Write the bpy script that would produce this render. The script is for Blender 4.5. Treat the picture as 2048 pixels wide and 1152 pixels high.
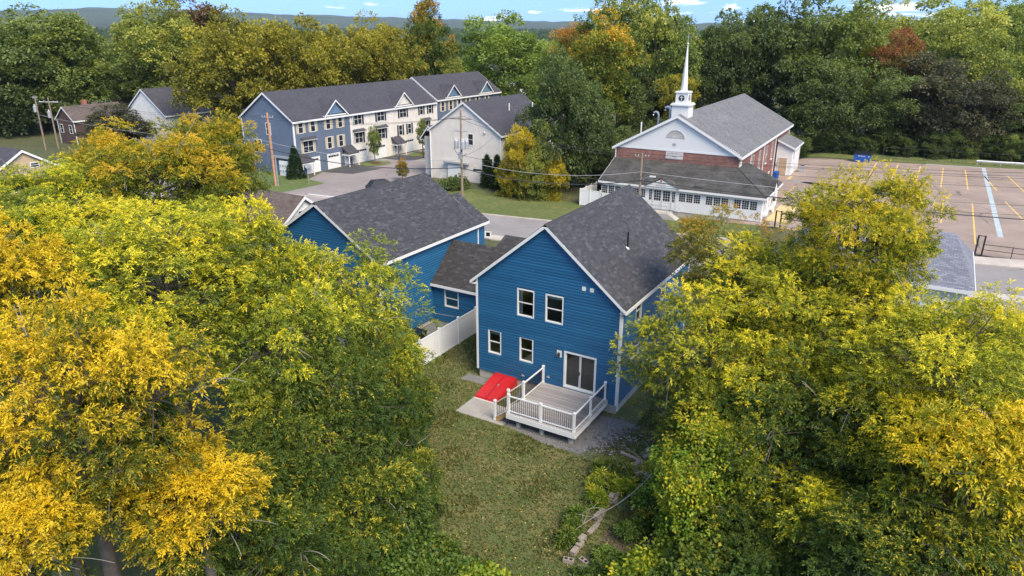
import bpy, bmesh, math, random
import numpy as np
from mathutils import Vector, Matrix

R = math.radians
for o in list(bpy.data.objects):
    bpy.data.objects.remove(o)
sc = bpy.context.scene
COL = sc.collection

# ------------------------------------------------------------------ camera
cam = bpy.data.cameras.new('camera')
cam.sensor_width = 36.0
cam.lens = 36.0 * 1422.2 / 2048.0
cam.clip_start = 0.5
cam.clip_end = 30000
cam_o = bpy.data.objects.new('camera', cam)
COL.objects.link(cam_o)
CAM = Vector((21.269, -32.152, 19.749))
cam_o.matrix_world = (Matrix.Translation(CAM) @ Matrix.Rotation(R(30.524), 4, 'Z')
                      @ Matrix.Rotation(R(90 - 20.071), 4, 'X') @ Matrix.Rotation(R(0.232), 4, 'Z'))
sc.camera = cam_o

# ------------------------------------------------------------------ sky and sun
SUN_EL, SUN_AZ = 48.0, 118.0          # azimuth measured clockwise from +Y
w = bpy.data.worlds.new('World')
sc.world = w
w.use_nodes = True
nt = w.node_tree
nt.nodes.clear()
N = nt.nodes.new
L = nt.links.new
tc = N('ShaderNodeTexCoord')
sky = N('ShaderNodeTexSky')
sky.sky_type = 'NISHITA'
sky.sun_disc = False
sky.sun_elevation = R(SUN_EL)
sky.sun_rotation = R(SUN_AZ)
sky.air_density = 1.0
sky.dust_density = 0.3
sky.ozone_density = 2.5
lift = N('ShaderNodeVectorMath'); lift.operation = 'ADD'; lift.inputs[1].default_value = (0, 0, 0.28)
L(tc.outputs['Generated'], lift.inputs[0])
nrm = N('ShaderNodeVectorMath'); nrm.operation = 'NORMALIZE'
L(lift.outputs[0], nrm.inputs[0])
L(nrm.outputs[0], sky.inputs['Vector'])
# clouds: a flat layer seen in perspective
sep = N('ShaderNodeSeparateXYZ'); L(tc.outputs['Generated'], sep.inputs[0])
za = N('ShaderNodeMath'); za.operation = 'ADD'; za.inputs[1].default_value = 0.10
zm = N('ShaderNodeMath'); zm.operation = 'MAXIMUM'; zm.inputs[1].default_value = 0.02
L(sep.outputs['Z'], za.inputs[0]); L(za.outputs[0], zm.inputs[0])
dx = N('ShaderNodeMath'); dx.operation = 'DIVIDE'; L(sep.outputs['X'], dx.inputs[0]); L(zm.outputs[0], dx.inputs[1])
dy = N('ShaderNodeMath'); dy.operation = 'DIVIDE'; L(sep.outputs['Y'], dy.inputs[0]); L(zm.outputs[0], dy.inputs[1])
cmb = N('ShaderNodeCombineXYZ'); L(dx.outputs[0], cmb.inputs[0]); L(dy.outputs[0], cmb.inputs[1])
cn = N('ShaderNodeTexNoise'); cn.inputs['Scale'].default_value = 0.85; cn.inputs['Detail'].default_value = 9
cn.inputs['Roughness'].default_value = 0.58; cn.inputs['Distortion'].default_value = 0.3
L(cmb.outputs[0], cn.inputs['Vector'])
cr = N('ShaderNodeValToRGB')
cr.color_ramp.elements[0].position = 0.56; cr.color_ramp.elements[0].color = (0, 0, 0, 1)
cr.color_ramp.elements[1].position = 0.66; cr.color_ramp.elements[1].color = (1, 1, 1, 1)
L(cn.outputs['Fac'], cr.inputs[0])
tint = N('ShaderNodeMixRGB'); tint.blend_type = 'MULTIPLY'; tint.inputs[0].default_value = 1
tint.inputs[2].default_value = (0.84, 0.95, 1.04, 1)
L(sky.outputs[0], tint.inputs[1])
mx = N('ShaderNodeMixRGB'); mx.inputs[2].default_value = (9.5, 9.3, 9.3, 1)
L(cr.outputs[0], mx.inputs[0]); L(tint.outputs[0], mx.inputs[1])
bg = N('ShaderNodeBackground'); bg.inputs['Strength'].default_value = 0.15
L(mx.outputs[0], bg.inputs[0])
wo = N('ShaderNodeOutputWorld'); L(bg.outputs[0], wo.inputs[0])

sd = bpy.data.lights.new('sun', 'SUN')
sd.energy = 2.8
sd.angle = R(30)
sd.color = (1.0, 0.88, 0.71)
so = bpy.data.objects.new('sun', sd)
COL.objects.link(so)
sdir = Vector((math.sin(R(SUN_AZ)) * math.cos(R(SUN_EL)), math.cos(R(SUN_AZ)) * math.cos(R(SUN_EL)), math.sin(R(SUN_EL))))
so.rotation_euler = sdir.to_track_quat('Z', 'Y').to_euler()
so.location = (0, 0, 60)

sc.view_settings.view_transform = 'Standard'
sc.view_settings.look = 'None'
sc.view_settings.gamma = 1
sc.view_settings.exposure = 1.18
sc.view_settings.use_curve_mapping = False
sc.cycles.max_bounces = 6
sc.cycles.transparent_max_bounces = 12
sc.cycles.use_denoising = True
sc.cycles.denoiser = 'OPENIMAGEDENOISE'
sc.cycles.denoising_input_passes = 'RGB_ALBEDO_NORMAL'
sc.cycles.denoising_prefilter = 'ACCURATE'
sc.cycles.denoising_quality = 'HIGH'

# ------------------------------------------------------------------ helpers
rng = np.random.default_rng(7)
random.seed(7)


def ss(t):
    t = np.clip(t, 0, 1)
    return t * t * (3 - 2 * t)


def gz(u, v):
    """height of the ground"""
    return -1.1 * ss((np.asarray(v, float) - 14) / 20) + .7 * ss((np.asarray(u, float) + 2) / 7) * ss((np.asarray(v, float) - 44) / 6)


def gzf(u, v):
    return float(gz(u, v))


def tag(o, label=None, cat=None, group=None, kind=None):
    if label: o['label'] = label
    if cat: o['category'] = cat
    if group: o['group'] = group
    if kind: o['kind'] = kind
    return o


def thing(name, label, cat, loc=(0, 0, 0), rz=0.0, group=None):
    o = bpy.data.objects.new(name, None)
    COL.objects.link(o)
    o.location = loc
    o.rotation_euler = (0, 0, R(rz))
    o.empty_display_size = 0.3
    return tag(o, label, cat, group)


def auto_uv(me):
    n = len(me.loops)
    if n == 0: return
    uvl = me.uv_layers.new(name='UVMap')
    co = np.empty(len(me.vertices) * 3, np.float32); me.vertices.foreach_get('co', co); co = co.reshape(-1, 3)
    li = np.empty(n, np.int32); me.loops.foreach_get('vertex_index', li)
    pn = np.empty(len(me.polygons) * 3, np.float32); me.polygons.foreach_get('normal', pn); pn = pn.reshape(-1, 3)
    lt = np.empty(len(me.polygons), np.int32); me.polygons.foreach_get('loop_total', lt)
    nn = np.repeat(pn, lt, axis=0)
    hx = np.stack([-nn[:, 1], nn[:, 0], np.zeros(n)], 1)
    ln = np.linalg.norm(hx, axis=1)
    flat = ln < 1e-4
    hx[flat] = (1, 0, 0); ln[flat] = 1
    hx /= ln[:, None]
    vy = np.cross(nn, hx)
    p = co[li]
    uv = np.stack([(p * hx).sum(1), (p * vy).sum(1)], 1).astype(np.float32)
    uvl.data.foreach_set('uv', uv.ravel())


class MB:
    def __init__(s):
        s.v = []; s.f = []

    def add(s, vs, fs):
        b = len(s.v)
        s.v.extend([tuple(q) for q in vs])
        s.f.extend([tuple(i + b for i in f) for f in fs])
        return s

    def box(s, x0, y0, z0, x1, y1, z1):
        return s.add([(x0, y0, z0), (x1, y0, z0), (x1, y1, z0), (x0, y1, z0), (x0, y0, z1), (x1, y0, z1), (x1, y1, z1), (x0, y1, z1)],
                     [(0, 3, 2, 1), (4, 5, 6, 7), (0, 1, 5, 4), (1, 2, 6, 5), (2, 3, 7, 6), (3, 0, 4, 7)])

    def prism(s, poly, d):
        """closed polygon (3-D points, counter-clockwise seen from the front) pushed along vector d"""
        n = len(poly)
        d = Vector(d)
        a = [Vector(q) for q in poly]
        return s.add(a + [q + d for q in a], [tuple(range(n)), tuple(range(2 * n - 1, n - 1, -1))] +
                     [((i + 1) % n, i, n + i, n + (i + 1) % n) for i in range(n)])

    def tube(s, pts, rad, n=6, cap=True):
        pts = [Vector(q) for q in pts]
        m = len(pts)
        rs = rad if hasattr(rad, '__len__') else [rad] * m
        b = len(s.v)
        for i, q in enumerate(pts):
            t = (pts[min(i + 1, m - 1)] - pts[max(i - 1, 0)])
            t = t.normalized() if t.length > 1e-6 else Vector((0, 0, 1))
            a = t.cross(Vector((0, 0, 1)) if abs(t.z) < .9 else Vector((1, 0, 0))).normalized()
            c = t.cross(a)
            for k in range(n):
                w_ = 2 * math.pi * k / n
                s.v.append(tuple(q + (a * math.cos(w_) + c * math.sin(w_)) * rs[i]))
        for i in range(m - 1):
            for k in range(n):
                s.f.append((b + i * n + k, b + i * n + (k + 1) % n, b + (i + 1) * n + (k + 1) % n, b + (i + 1) * n + k))
        if cap:
            s.f.append(tuple(b + k for k in range(n - 1, -1, -1)))
            s.f.append(tuple(b + (m - 1) * n + k for k in range(n)))
        return s

    def lathe(s, prof, n=12, c=(0, 0, 0)):
        return s.tube([(c[0], c[1], c[2] + z) for r, z in prof], [max(r, 1e-3) for r, z in prof], n)

    def build(s, name, mat, parent=None, loc=(0, 0, 0), rz=0.0, smooth=False):
        me = bpy.data.meshes.new(name)
        me.from_pydata(s.v, [], s.f)
        bm = bmesh.new(); bm.from_mesh(me)
        bmesh.ops.recalc_face_normals(bm, faces=bm.faces)
        bm.to_mesh(me); bm.free()
        auto_uv(me)
        if smooth:
            me.polygons.foreach_set('use_smooth', [True] * len(me.polygons))
        me.materials.append(mat)
        return link(name, me, parent, loc, rz)


def link(name, me, parent=None, loc=(0, 0, 0), rz=0.0, scale=None):
    o = bpy.data.objects.new(name, me)
    COL.objects.link(o)
    o.parent = parent
    o.location = loc
    if rz: o.rotation_euler = (0, 0, R(rz))
    if scale: o.scale = scale
    return o


_cubes = {}


def piece(name, mat, parent, lo, hi, rz=0.0):
    """box piece sharing one unit cube per material"""
    if mat.name not in _cubes:
        m = MB().box(0, 0, 0, 1, 1, 1)
        me = bpy.data.meshes.new('box_' + mat.name)
        me.from_pydata(m.v, [], m.f); me.materials.append(mat); auto_uv(me)
        _cubes[mat.name] = me
    return link(name, _cubes[mat.name], parent, lo, rz, [b - a for a, b in zip(lo, hi)])


def copy_tree(o, parent=None):
    c = o.copy(); COL.objects.link(c); c.parent = parent
    for ch in o.children:
        copy_tree(ch, c)
    return c


# ------------------------------------------------------------------ materials
def new_mat(name):
    m = bpy.data.materials.new(name); m.use_nodes = True
    t = m.node_tree
    return m, t, t.nodes['Principled BSDF'], t.nodes['Material Output']


def coords(t, kind='Object', scale=1.0):
    c = t.nodes.new('ShaderNodeTexCoord')
    mp = t.nodes.new('ShaderNodeMapping')
    mp.inputs['Scale'].default_value = scale if hasattr(scale, '__len__') else (scale,) * 3
    t.links.new(c.outputs[kind], mp.inputs[0])
    return mp.outputs[0]


def noise(t, vec, scale, detail=4, rough=.55):
    n = t.nodes.new('ShaderNodeTexNoise')
    n.inputs['Scale'].default_value = scale; n.inputs['Detail'].default_value = detail; n.inputs['Roughness'].default_value = rough
    t.links.new(vec, n.inputs['Vector'])
    return n.outputs['Fac']


def ramp(t, fac, stops):
    r = t.nodes.new('ShaderNodeValToRGB')
    e = r.color_ramp.elements
    while len(e) < len(stops): e.new(0.5)
    for el, (p, c) in zip(e, stops):
        el.position = p; el.color = (*c, 1) if len(c) == 3 else c
    t.links.new(fac, r.inputs[0])
    return r.outputs[0]


def mixc(t, fac, a, b, mode='MIX'):
    m = t.nodes.new('ShaderNodeMixRGB'); m.blend_type = mode
    for i, q in ((0, fac), (1, a), (2, b)):
        if hasattr(q, 'is_output'): t.links.new(q, m.inputs[i])
        elif i == 0: m.inputs[0].default_value = q
        else: m.inputs[i].default_value = (*q, 1)
    return m.outputs[0]


def bump(t, b, hgt, strength=.3, dist=.02):
    n = t.nodes.new('ShaderNodeBump'); n.inputs['Strength'].default_value = strength; n.inputs['Distance'].default_value = dist
    t.links.new(hgt, n.inputs['Height']); t.links.new(n.outputs[0], b.inputs['Normal'])


def k(c, f): return tuple(x * f for x in c)


def paint(name, c, rough=.6, var=.12, scale=1.5, metal=0.0, fine=0.0):
    m, t, b, o = new_mat(name)
    v = coords(t)
    f = noise(t, v, scale, 5)
    col = ramp(t, f, [(.3, k(c, 1 - var)), (.7, k(c, 1 + var))])
    if fine:
        f2 = noise(t, v, scale * 14, 3)
        col = mixc(t, 1.0, col, ramp(t, f2, [(.3, (1 - fine,) * 3), (.7, (1 + fine,) * 3)]), 'MULTIPLY')
    t.links.new(col, b.inputs['Base Color'])
    b.inputs['Roughness'].default_value = rough
    b.inputs['Metallic'].default_value = metal
    return m


def siding_tex(name, c, period=.11, var=.08):
    m, t, b, o = new_mat(name)
    v = coords(t, 'UV')
    sp = t.nodes.new('ShaderNodeSeparateXYZ'); t.links.new(v, sp.inputs[0])
    d = t.nodes.new('ShaderNodeMath'); d.operation = 'DIVIDE'; d.inputs[1].default_value = period
    t.links.new(sp.outputs[1], d.inputs[0])
    fr = t.nodes.new('ShaderNodeMath'); fr.operation = 'FRACT'; t.links.new(d.outputs[0], fr.inputs[0])
    inv = t.nodes.new('ShaderNodeMath'); inv.operation = 'SUBTRACT'; inv.inputs[0].default_value = 1; t.links.new(fr.outputs[0], inv.inputs[1])
    bump(t, b, inv.outputs[0], .8, .03)
    f = noise(t, coords(t), .9, 5)
    t.links.new(ramp(t, f, [(.3, k(c, 1 - var)), (.7, k(c, 1 + var))]), b.inputs['Base Color'])
    b.inputs['Roughness'].default_value = .55
    return m


def brick_tex(name, c1, c2, mortar, scale, bw=.5, bh=.25, ms=.012, blotch=.2, rough=.85, bstr=.3):
    m, t, b, o = new_mat(name)
    v = coords(t, 'UV')
    n = t.nodes.new('ShaderNodeTexBrick')
    n.inputs['Color1'].default_value = (*c1, 1); n.inputs['Color2'].default_value = (*c2, 1); n.inputs['Mortar'].default_value = (*mortar, 1)
    n.inputs['Scale'].default_value = scale; n.inputs['Mortar Size'].default_value = ms
    n.inputs['Brick Width'].default_value = bw; n.inputs['Row Height'].default_value = bh
    n.inputs['Bias'].default_value = 0.0
    t.links.new(v, n.inputs['Vector'])
    f = noise(t, coords(t), .5, 6, .65)
    col = mixc(t, 1.0, n.outputs['Color'], ramp(t, f, [(.3, (1 - blotch,) * 3), (.7, (1 + blotch,) * 3)]), 'MULTIPLY')
    t.links.new(col, b.inputs['Base Color'])
    iv = t.nodes.new('ShaderNodeMath'); iv.operation = 'SUBTRACT'; iv.inputs[0].default_value = 1; t.links.new(n.outputs['Fac'], iv.inputs[1])
    bump(t, b, iv.outputs[0], bstr, .02)
    b.inputs['Roughness'].default_value = rough
    return m


def shingle_mat(name, c):
    m, t, b, o = new_mat(name)
    a = t.nodes.new('ShaderNodeAttribute'); a.attribute_name = 'tone'
    col = ramp(t, a.outputs['Fac'], [(0, k(c, .62)), (.55, c), (1, k(c, 1.65))])
    f = noise(t, coords(t), 60, 2)
    col = mixc(t, 1.0, col, ramp(t, f, [(.3, (.8,) * 3), (.7, (1.2,) * 3)]), 'MULTIPLY')
    t.links.new(col, b.inputs['Base Color'])
    b.inputs['Roughness'].default_value = .9
    return m


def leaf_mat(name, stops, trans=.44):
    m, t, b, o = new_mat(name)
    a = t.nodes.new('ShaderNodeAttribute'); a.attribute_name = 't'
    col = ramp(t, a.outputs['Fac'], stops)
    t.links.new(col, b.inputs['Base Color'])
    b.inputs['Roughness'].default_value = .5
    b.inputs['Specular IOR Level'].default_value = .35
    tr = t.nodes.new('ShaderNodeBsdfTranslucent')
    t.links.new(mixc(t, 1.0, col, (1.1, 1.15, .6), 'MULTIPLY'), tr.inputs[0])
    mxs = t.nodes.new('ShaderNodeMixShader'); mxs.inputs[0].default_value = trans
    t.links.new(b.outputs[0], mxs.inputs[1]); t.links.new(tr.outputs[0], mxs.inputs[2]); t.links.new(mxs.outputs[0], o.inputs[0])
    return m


def glass_mat(name):
    m, t, b, o = new_mat(name)
    t.nodes.remove(b)
    tr = t.nodes.new('ShaderNodeBsdfTransparent'); tr.inputs[0].default_value = (.86, .90, .88, 1)
    gl = t.nodes.new('ShaderNodeBsdfGlossy'); gl.inputs['Roughness'].default_value = .03; gl.inputs[0].default_value = (.9, .95, 1, 1)
    fr = t.nodes.new('ShaderNodeFresnel'); fr.inputs[0].default_value = 1.5
    mxs = t.nodes.new('ShaderNodeMixShader')
    t.links.new(fr.outputs[0], mxs.inputs[0]); t.links.new(tr.outputs[0], mxs.inputs[1]); t.links.new(gl.outputs[0], mxs.inputs[2])
    t.links.new(mxs.outputs[0], o.inputs[0])
    return m


def asphalt(name, c, crack=(.05, .045, .04), cs=.12, cw=.012, blotch=.18):
    m, t, b, o = new_mat(name)
    v = coords(t)
    f = noise(t, v, .18, 7, .62)
    col = ramp(t, f, [(.28, k(c, 1 - blotch)), (.72, k(c, 1 + blotch))])
    f2 = noise(t, v, 40, 3, .7)
    col = mixc(t, 1.0, col, ramp(t, f2, [(.25, (.8,) * 3), (.75, (1.2,) * 3)]), 'MULTIPLY')
    dn = t.nodes.new('ShaderNodeTexNoise'); dn.inputs['Scale'].default_value = .6; dn.inputs['Detail'].default_value = 5
    t.links.new(v, dn.inputs['Vector'])
    add = mixc(t, .35, v, dn.outputs['Color'], 'LINEAR_LIGHT')
    vo = t.nodes.new('ShaderNodeTexVoronoi'); vo.feature = 'DISTANCE_TO_EDGE'; vo.inputs['Scale'].default_value = cs
    t.links.new(add, vo.inputs['Vector'])
    ck = ramp(t, vo.outputs['Distance'], [(0, (1, 1, 1)), (cw, (0, 0, 0))])
    g = noise(t, v, .12, 3)
    gate = ramp(t, g, [(.42, (0, 0, 0)), (.55, (.85, .85, .85))])
    fac = mixc(t, 1.0, ck, gate, 'MULTIPLY')
    col = mixc(t, fac, col, crack)
    t.links.new(col, b.inputs['Base Color'])
    bump(t, b, f2, .25, .01)
    b.inputs['Roughness'].default_value = .92
    return m


def grass_mat(name, g1, g2, dry, dryness=.5):
    m, t, b, o = new_mat(name)
    v = coords(t)
    f = noise(t, v, .35, 7, .68)
    f1 = noise(t, v, 1.7, 6, .7)
    f2 = noise(t, v, 22, 4, .75)
    col = mixc(t, ramp(t, f2, [(.3, (0, 0, 0)), (.7, (1, 1, 1))]), g1, g2)
    d = mixc(t, 1.0, ramp(t, f, [(dryness - .14, (0, 0, 0)), (dryness + .16, (.9, .9, .9))]), ramp(t, f1, [(.32, (.1,) * 3), (.62, (1, 1, 1))]), 'MULTIPLY')
    col = mixc(t, d, col, dry)
    col = mixc(t, 1.0, col, ramp(t, f1, [(.25, (.72,) * 3), (.75, (1.22,) * 3)]), 'MULTIPLY')
    t.links.new(col, b.inputs['Base Color'])
    bump(t, b, f2, .8, .05)
    b.inputs['Roughness'].default_value = .95
    return m


M = {}
M['blue'] = paint('blue_vinyl', (.011, .088, .188), .5, .07, .7)
_t = M['blue'].node_tree; _b = _t.nodes['Principled BSDF']
_oi = _t.nodes.new('ShaderNodeObjectInfo')
_src = _b.inputs['Base Color'].links[0].from_socket
_t.links.new(mixc(_t, 1.0, _src, ramp(_t, _oi.outputs['Random'], [(0, (.86, .87, .88)), (1, (1.13, 1.11, 1.09))]), 'MULTIPLY'), _b.inputs['Base Color'])
M['bluewall'] = paint('blue_backing', (.01, .075, .165), .7)
M['white'] = paint('white_vinyl', (.65, .645, .62), .45, .04, .8)
M['offwhite'] = paint('off_white_paint', (.66, .65, .61), .6, .07, .9)
M['glass'] = glass_mat('window_glass')
M['darkglass'] = paint('dark_glass', (.018, .022, .026), .06, .4, .6)
M['interior'] = paint('plaster', (.58, .55, .50), .8)
M['floorwood'] = paint('floor_wood', (.19, .12, .07), .4, .2, 2)
M['shingle'] = shingle_mat('charcoal_shingle', (.042, .042, .046))
M['shingle2'] = shingle_mat('brown_black_shingle', (.036, .033, .032))
M['roofbase'] = paint('roof_felt', (.03, .03, .032), .9)
M['concrete'] = paint('concrete', (.38, .35, .30), .9, .14, 1.2, fine=.12)
M['concrete_pad'] = paint('pad_concrete', (.29, .27, .24), .9, .14, 1.2, fine=.1)
M['concrete_dark'] = paint('weathered_concrete', (.25, .21, .165), .95, .22, 2.0, fine=.2)
M['deckwood'] = paint('deck_board', (.33, .30, .275), .65, .14, 3.0)
M['deckwood2'] = paint('deck_board_pale', (.375, .345, .32), .65, .14, 3.0)
M['deckwood3'] = paint('deck_board_dark', (.275, .25, .228), .65, .14, 3.0)
M['stairwood'] = paint('stair_wood', (.34, .21, .085), .7, .2, 3)
M['black'] = paint('black_metal', (.012, .012, .013), .4)
M['red'] = paint('red_steel', (.40, .012, .013), .42, .14, 1.8, fine=.06)
M['grass'] = grass_mat('lawn_grass', (.040, .066, .012), (.10, .13, .024), (.23, .17, .07), .55)
M['grass_lush'] = grass_mat('lush_grass', (.055, .095, .014), (.12, .155, .03), (.17, .15, .05), .6)
M['grass_verge'] = grass_mat('verge_grass', (.05, .085, .014), (.12, .14, .028), (.19, .16, .05), .56)
M['ground'] = grass_mat('ground_cover', (.035, .055, .012), (.075, .09, .02), (.11, .085, .045), .52)
M['dirt'] = paint('leaf_litter', (.12, .085, .05), .95, .35, 2.5, fine=.35)
M['gravel'] = paint('grey_gravel', (.15, .146, .142), .95, .2, 4, fine=.4)
M['stone'] = paint('broken_stone', (.30, .29, .28), .9, .3, 3, fine=.2)
M['road'] = asphalt('road_asphalt', (.225, .205, .188), (.06, .055, .05), .16, .008)
M['lot'] = asphalt('lot_asphalt', (.265, .197, .152), (.07, .055, .045), .13, .016, .27)
M['drive'] = asphalt('drive_asphalt', (.225, .192, .172), (.07, .06, .05), .2, .008)
M['newasphalt'] = asphalt('fresh_asphalt', (.05, .048, .047), (.03, .03, .03), .3, .004, .25)
M['yellowline'] = paint('yellow_line', (.62, .40, .10), .8, .2, 2, fine=.2)
M['whiteline'] = paint('white_line', (.6, .6, .58), .8, .15, 2, fine=.2)
M['seal'] = paint('pale_sealant_stripe', (.36, .41, .41), .8, .15, 1.5, fine=.2)
M['walk'] = paint('yellow_concrete', (.52, .38, .17), .85, .15, 1.0, fine=.12)
M['sidewalk'] = paint('sidewalk_concrete', (.40, .35, .29), .9, .14, .8, fine=.12)
M['brick'] = brick_tex('red_brick', (.27, .095, .06), (.12, .042, .032), (.26, .19, .16), 1.6, .5, .165, .02, .3)
M['brickS'] = brick_tex('red_brick_side', (.215, .075, .052), (.155, .052, .04), (.22, .15, .125), 2.3, .5, .165, .010, .14)
M['churchroof'] = brick_tex('grey_shingle', (.17, .166, .162), (.11, .108, .106), (.07, .069, .068), 1.0, .34, .17, .014, .16, .92)
M['mossroof'] = brick_tex('mossy_shingle', (.075, .07, .06), (.042, .04, .036), (.024, .024, .022), 1.0, .34, .17, .014, .5, .95)
M['townroof'] = brick_tex('dark_shingle', (.062, .06, .07), (.042, .040, .047), (.026, .026, .03), 1.0, .36, .17, .012, .12, .92)
M['greyroof'] = brick_tex('blue_grey_shingle', (.20, .205, .235), (.12, .125, .15), (.08, .08, .095), 1.0, .36, .17, .014, .15, .92)
M['brownroof'] = brick_tex('brown_shingle', (.13, .10, .082), (.085, .064, .055), (.05, .04, .036), 1.0, .36, .17, .012, .2, .92)
M['townblue'] = siding_tex('slate_blue_siding', (.095, .122, .168))
M['dormerblue'] = siding_tex('dormer_blue_siding', (.095, .165, .25))
M['cream'] = siding_tex('cream_siding', (.60, .56, .50))
M['cream2'] = siding_tex('beige_siding', (.56, .51, .445), .1)
M['tan'] = siding_tex('tan_siding', (.38, .28, .17))
M['churchwhite'] = paint('church_white', (.62, .612, .585), .55, .06, .5, fine=.04)
M['annexwhite'] = siding_tex('annex_siding', (.60, .59, .555), .13)
M['darkbrown'] = siding_tex('dark_brown_siding', (.075, .043, .034))
M['bark'] = paint('bark', (.095, .075, .058), .95, .3, 5, fine=.3)
M['twig'] = paint('pale_twig', (.24, .21, .17), .9, .25, 5)
M['pole'] = paint('pole_wood', (.22, .165, .115), .9, .2, 3, fine=.2)
M['polered'] = paint('new_pole_wood', (.42, .22, .11), .85, .2, 3, fine=.2)
M['galv'] = paint('galvanised_steel', (.42, .43, .44), .45, .12, 3, .5)
M['wire'] = paint('black_cable', (.025, .025, .027), .6)
M['wirelight'] = paint('aluminium_cable', (.33, .33, .33), .5)
M['shutter_tan'] = paint('tan_shutter', (.42, .36, .24), .6)
M['shutter_dark'] = paint('dark_shutter', (.02, .025, .04), .6)
M['doortan'] = paint('tan_door', (.42, .30, .19), .6)
M['binblue'] = paint('blue_plastic', (.01, .08, .32), .45)
M['mulch'] = paint('red_mulch', (.10, .035, .018), .95, .3, 4, fine=.3)
M['louvre'] = paint('louvre_grey', (.50, .47, .44), .7, .1)
M['water'] = paint('wet_asphalt', (.018, .015, .012), .12, .3, 1)
M['chimney'] = brick_tex('chimney_brick', (.36, .10, .05), (.24, .07, .04), (.3, .24, .2), 2.3, .5, .165, .012, .2)

# ------------------------------------------------------------------ ground
def axis(a, b, step, far):
    core = list(np.arange(a, b + .01, step))
    lo, hi, s = [], [], step * 2
    x = a
    while x > -far: x -= s; s *= 1.35; lo.append(x)
    x, s = b, step * 2
    while x < far: x += s; s *= 1.35; hi.append(x)
    return np.array(lo[::-1] + core + hi)


def grid_mesh(name, X, Y, Z, mat, smooth=True):
    ny, nx = X.shape
    co = np.stack([X, Y, Z], -1).reshape(-1, 3).astype(np.float32)
    i = np.arange(ny * nx).reshape(ny, nx)
    q = np.stack([i[:-1, :-1], i[:-1, 1:], i[1:, 1:], i[1:, :-1]], -1).reshape(-1, 4)
    me = bpy.data.meshes.new(name)
    me.vertices.add(len(co)); me.vertices.foreach_set('co', co.ravel())
    me.loops.add(q.size); me.loops.foreach_set('vertex_index', q.ravel().astype(np.int32))
    me.polygons.add(len(q)); me.polygons.foreach_set('loop_start', np.arange(0, q.size, 4, dtype=np.int32))
    me.polygons.foreach_set('loop_total', np.full(len(q), 4, np.int32))
    me.update(calc_edges=True)
    if smooth: me.polygons.foreach_set('use_smooth', [True] * len(q))
    auto_uv(me)
    me.materials.append(mat)
    return link(name, me)


gx = axis(-90, 60, 1.0, 9000); gy = axis(-34, 104, 1.0, 9000)
GX, GY = np.meshgrid(gx, gy)
tag(grid_mesh('ground', GX, GY, gz(GX, GY) - .02, M['ground']), 'flat ground of grass and leaf litter under the neighbourhood', kind='structure')


def patch(name, c, mat, off, step=1.0, parent=None, wob=0.0):
    """bilinear sheet laid on the ground between four corners (ccw)"""
    a, b, cc, d = [np.array(q, float) for q in c]
    n = max(1, int(max(np.linalg.norm(b - a), np.linalg.norm(cc - d)) / step)); m_ = max(1, int(max(np.linalg.norm(d - a), np.linalg.norm(cc - b)) / step))
    S, T = np.meshgrid(np.linspace(0, 1, n + 1), np.linspace(0, 1, m_ + 1))
    P = ((1 - S) * (1 - T))[..., None] * a + (S * (1 - T))[..., None] * b + (S * T)[..., None] * cc + ((1 - S) * T)[..., None] * d
    if wob:
        P = P + wob * np.stack([np.sin(P[..., 1] * 1.7) + np.sin(P[..., 1] * .63 + 1), np.sin(P[..., 0] * 1.3 + 2) + np.sin(P[..., 0] * .71)], -1)
    o = grid_mesh(name, P[..., 0], P[..., 1], gz(P[..., 0], P[..., 1]) + off, mat)
    o.parent = parent
    return o


def blob(name, c, rx, ry, mat, off, seed=0, rings=6, n=36, rz=0.0):
    """rounded sheet with a wavy edge, laid on the ground"""
    r_ = random.Random(seed)
    ph = [r_.uniform(0, 6.28) for _ in range(4)]
    vs, fs = [(c[0], c[1], gzf(*c) + off)], []
    for i in range(1, rings + 1):
        for j in range(n):
            a = 2 * math.pi * j / n
            e = 1 + .10 * math.sin(2 * a + ph[0]) + .07 * math.sin(3 * a + ph[1]) + .05 * math.sin(7 * a + ph[2])
            x, y = rx * e * math.cos(a) * i / rings, ry * e * math.sin(a) * i / rings
            X = c[0] + x * math.cos(R(rz)) - y * math.sin(R(rz)); Y = c[1] + x * math.sin(R(rz)) + y * math.cos(R(rz))
            vs.append((X, Y, gzf(X, Y) + off))
    for j in range(n):
        fs.append((0, 1 + j, 1 + (j + 1) % n))
        for i in range(rings - 1):
            b0, b1 = 1 + i * n, 1 + (i + 1) * n
            fs.append((b0 + j, b1 + j, b1 + (j + 1) % n, b0 + (j + 1) % n))
    m = MB(); m.add(vs, fs)
    return m.build(name, mat)


# street runs 9.1 degrees off the house grid
SA = R(9.1)
SD = np.array([math.cos(SA), math.sin(SA)]); SN = np.array([-math.sin(SA), math.cos(SA)])
SO = np.array([-20.0, 37.6])          # a point on the far kerb


def st(s, d):
    """s along the street, d beyond its far kerb"""
    return SO + SD * s + SN * d


def strip(name, s0, s1, d0, d1, mat, off, label=None, parent=None, kind='structure', step=1.0):
    o = patch(name, (st(s0, d0), st(s1, d0), st(s1, d1), st(s0, d1)), mat, off, step, parent)
    if kind: tag(o, label, kind=kind)
    return o


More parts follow.
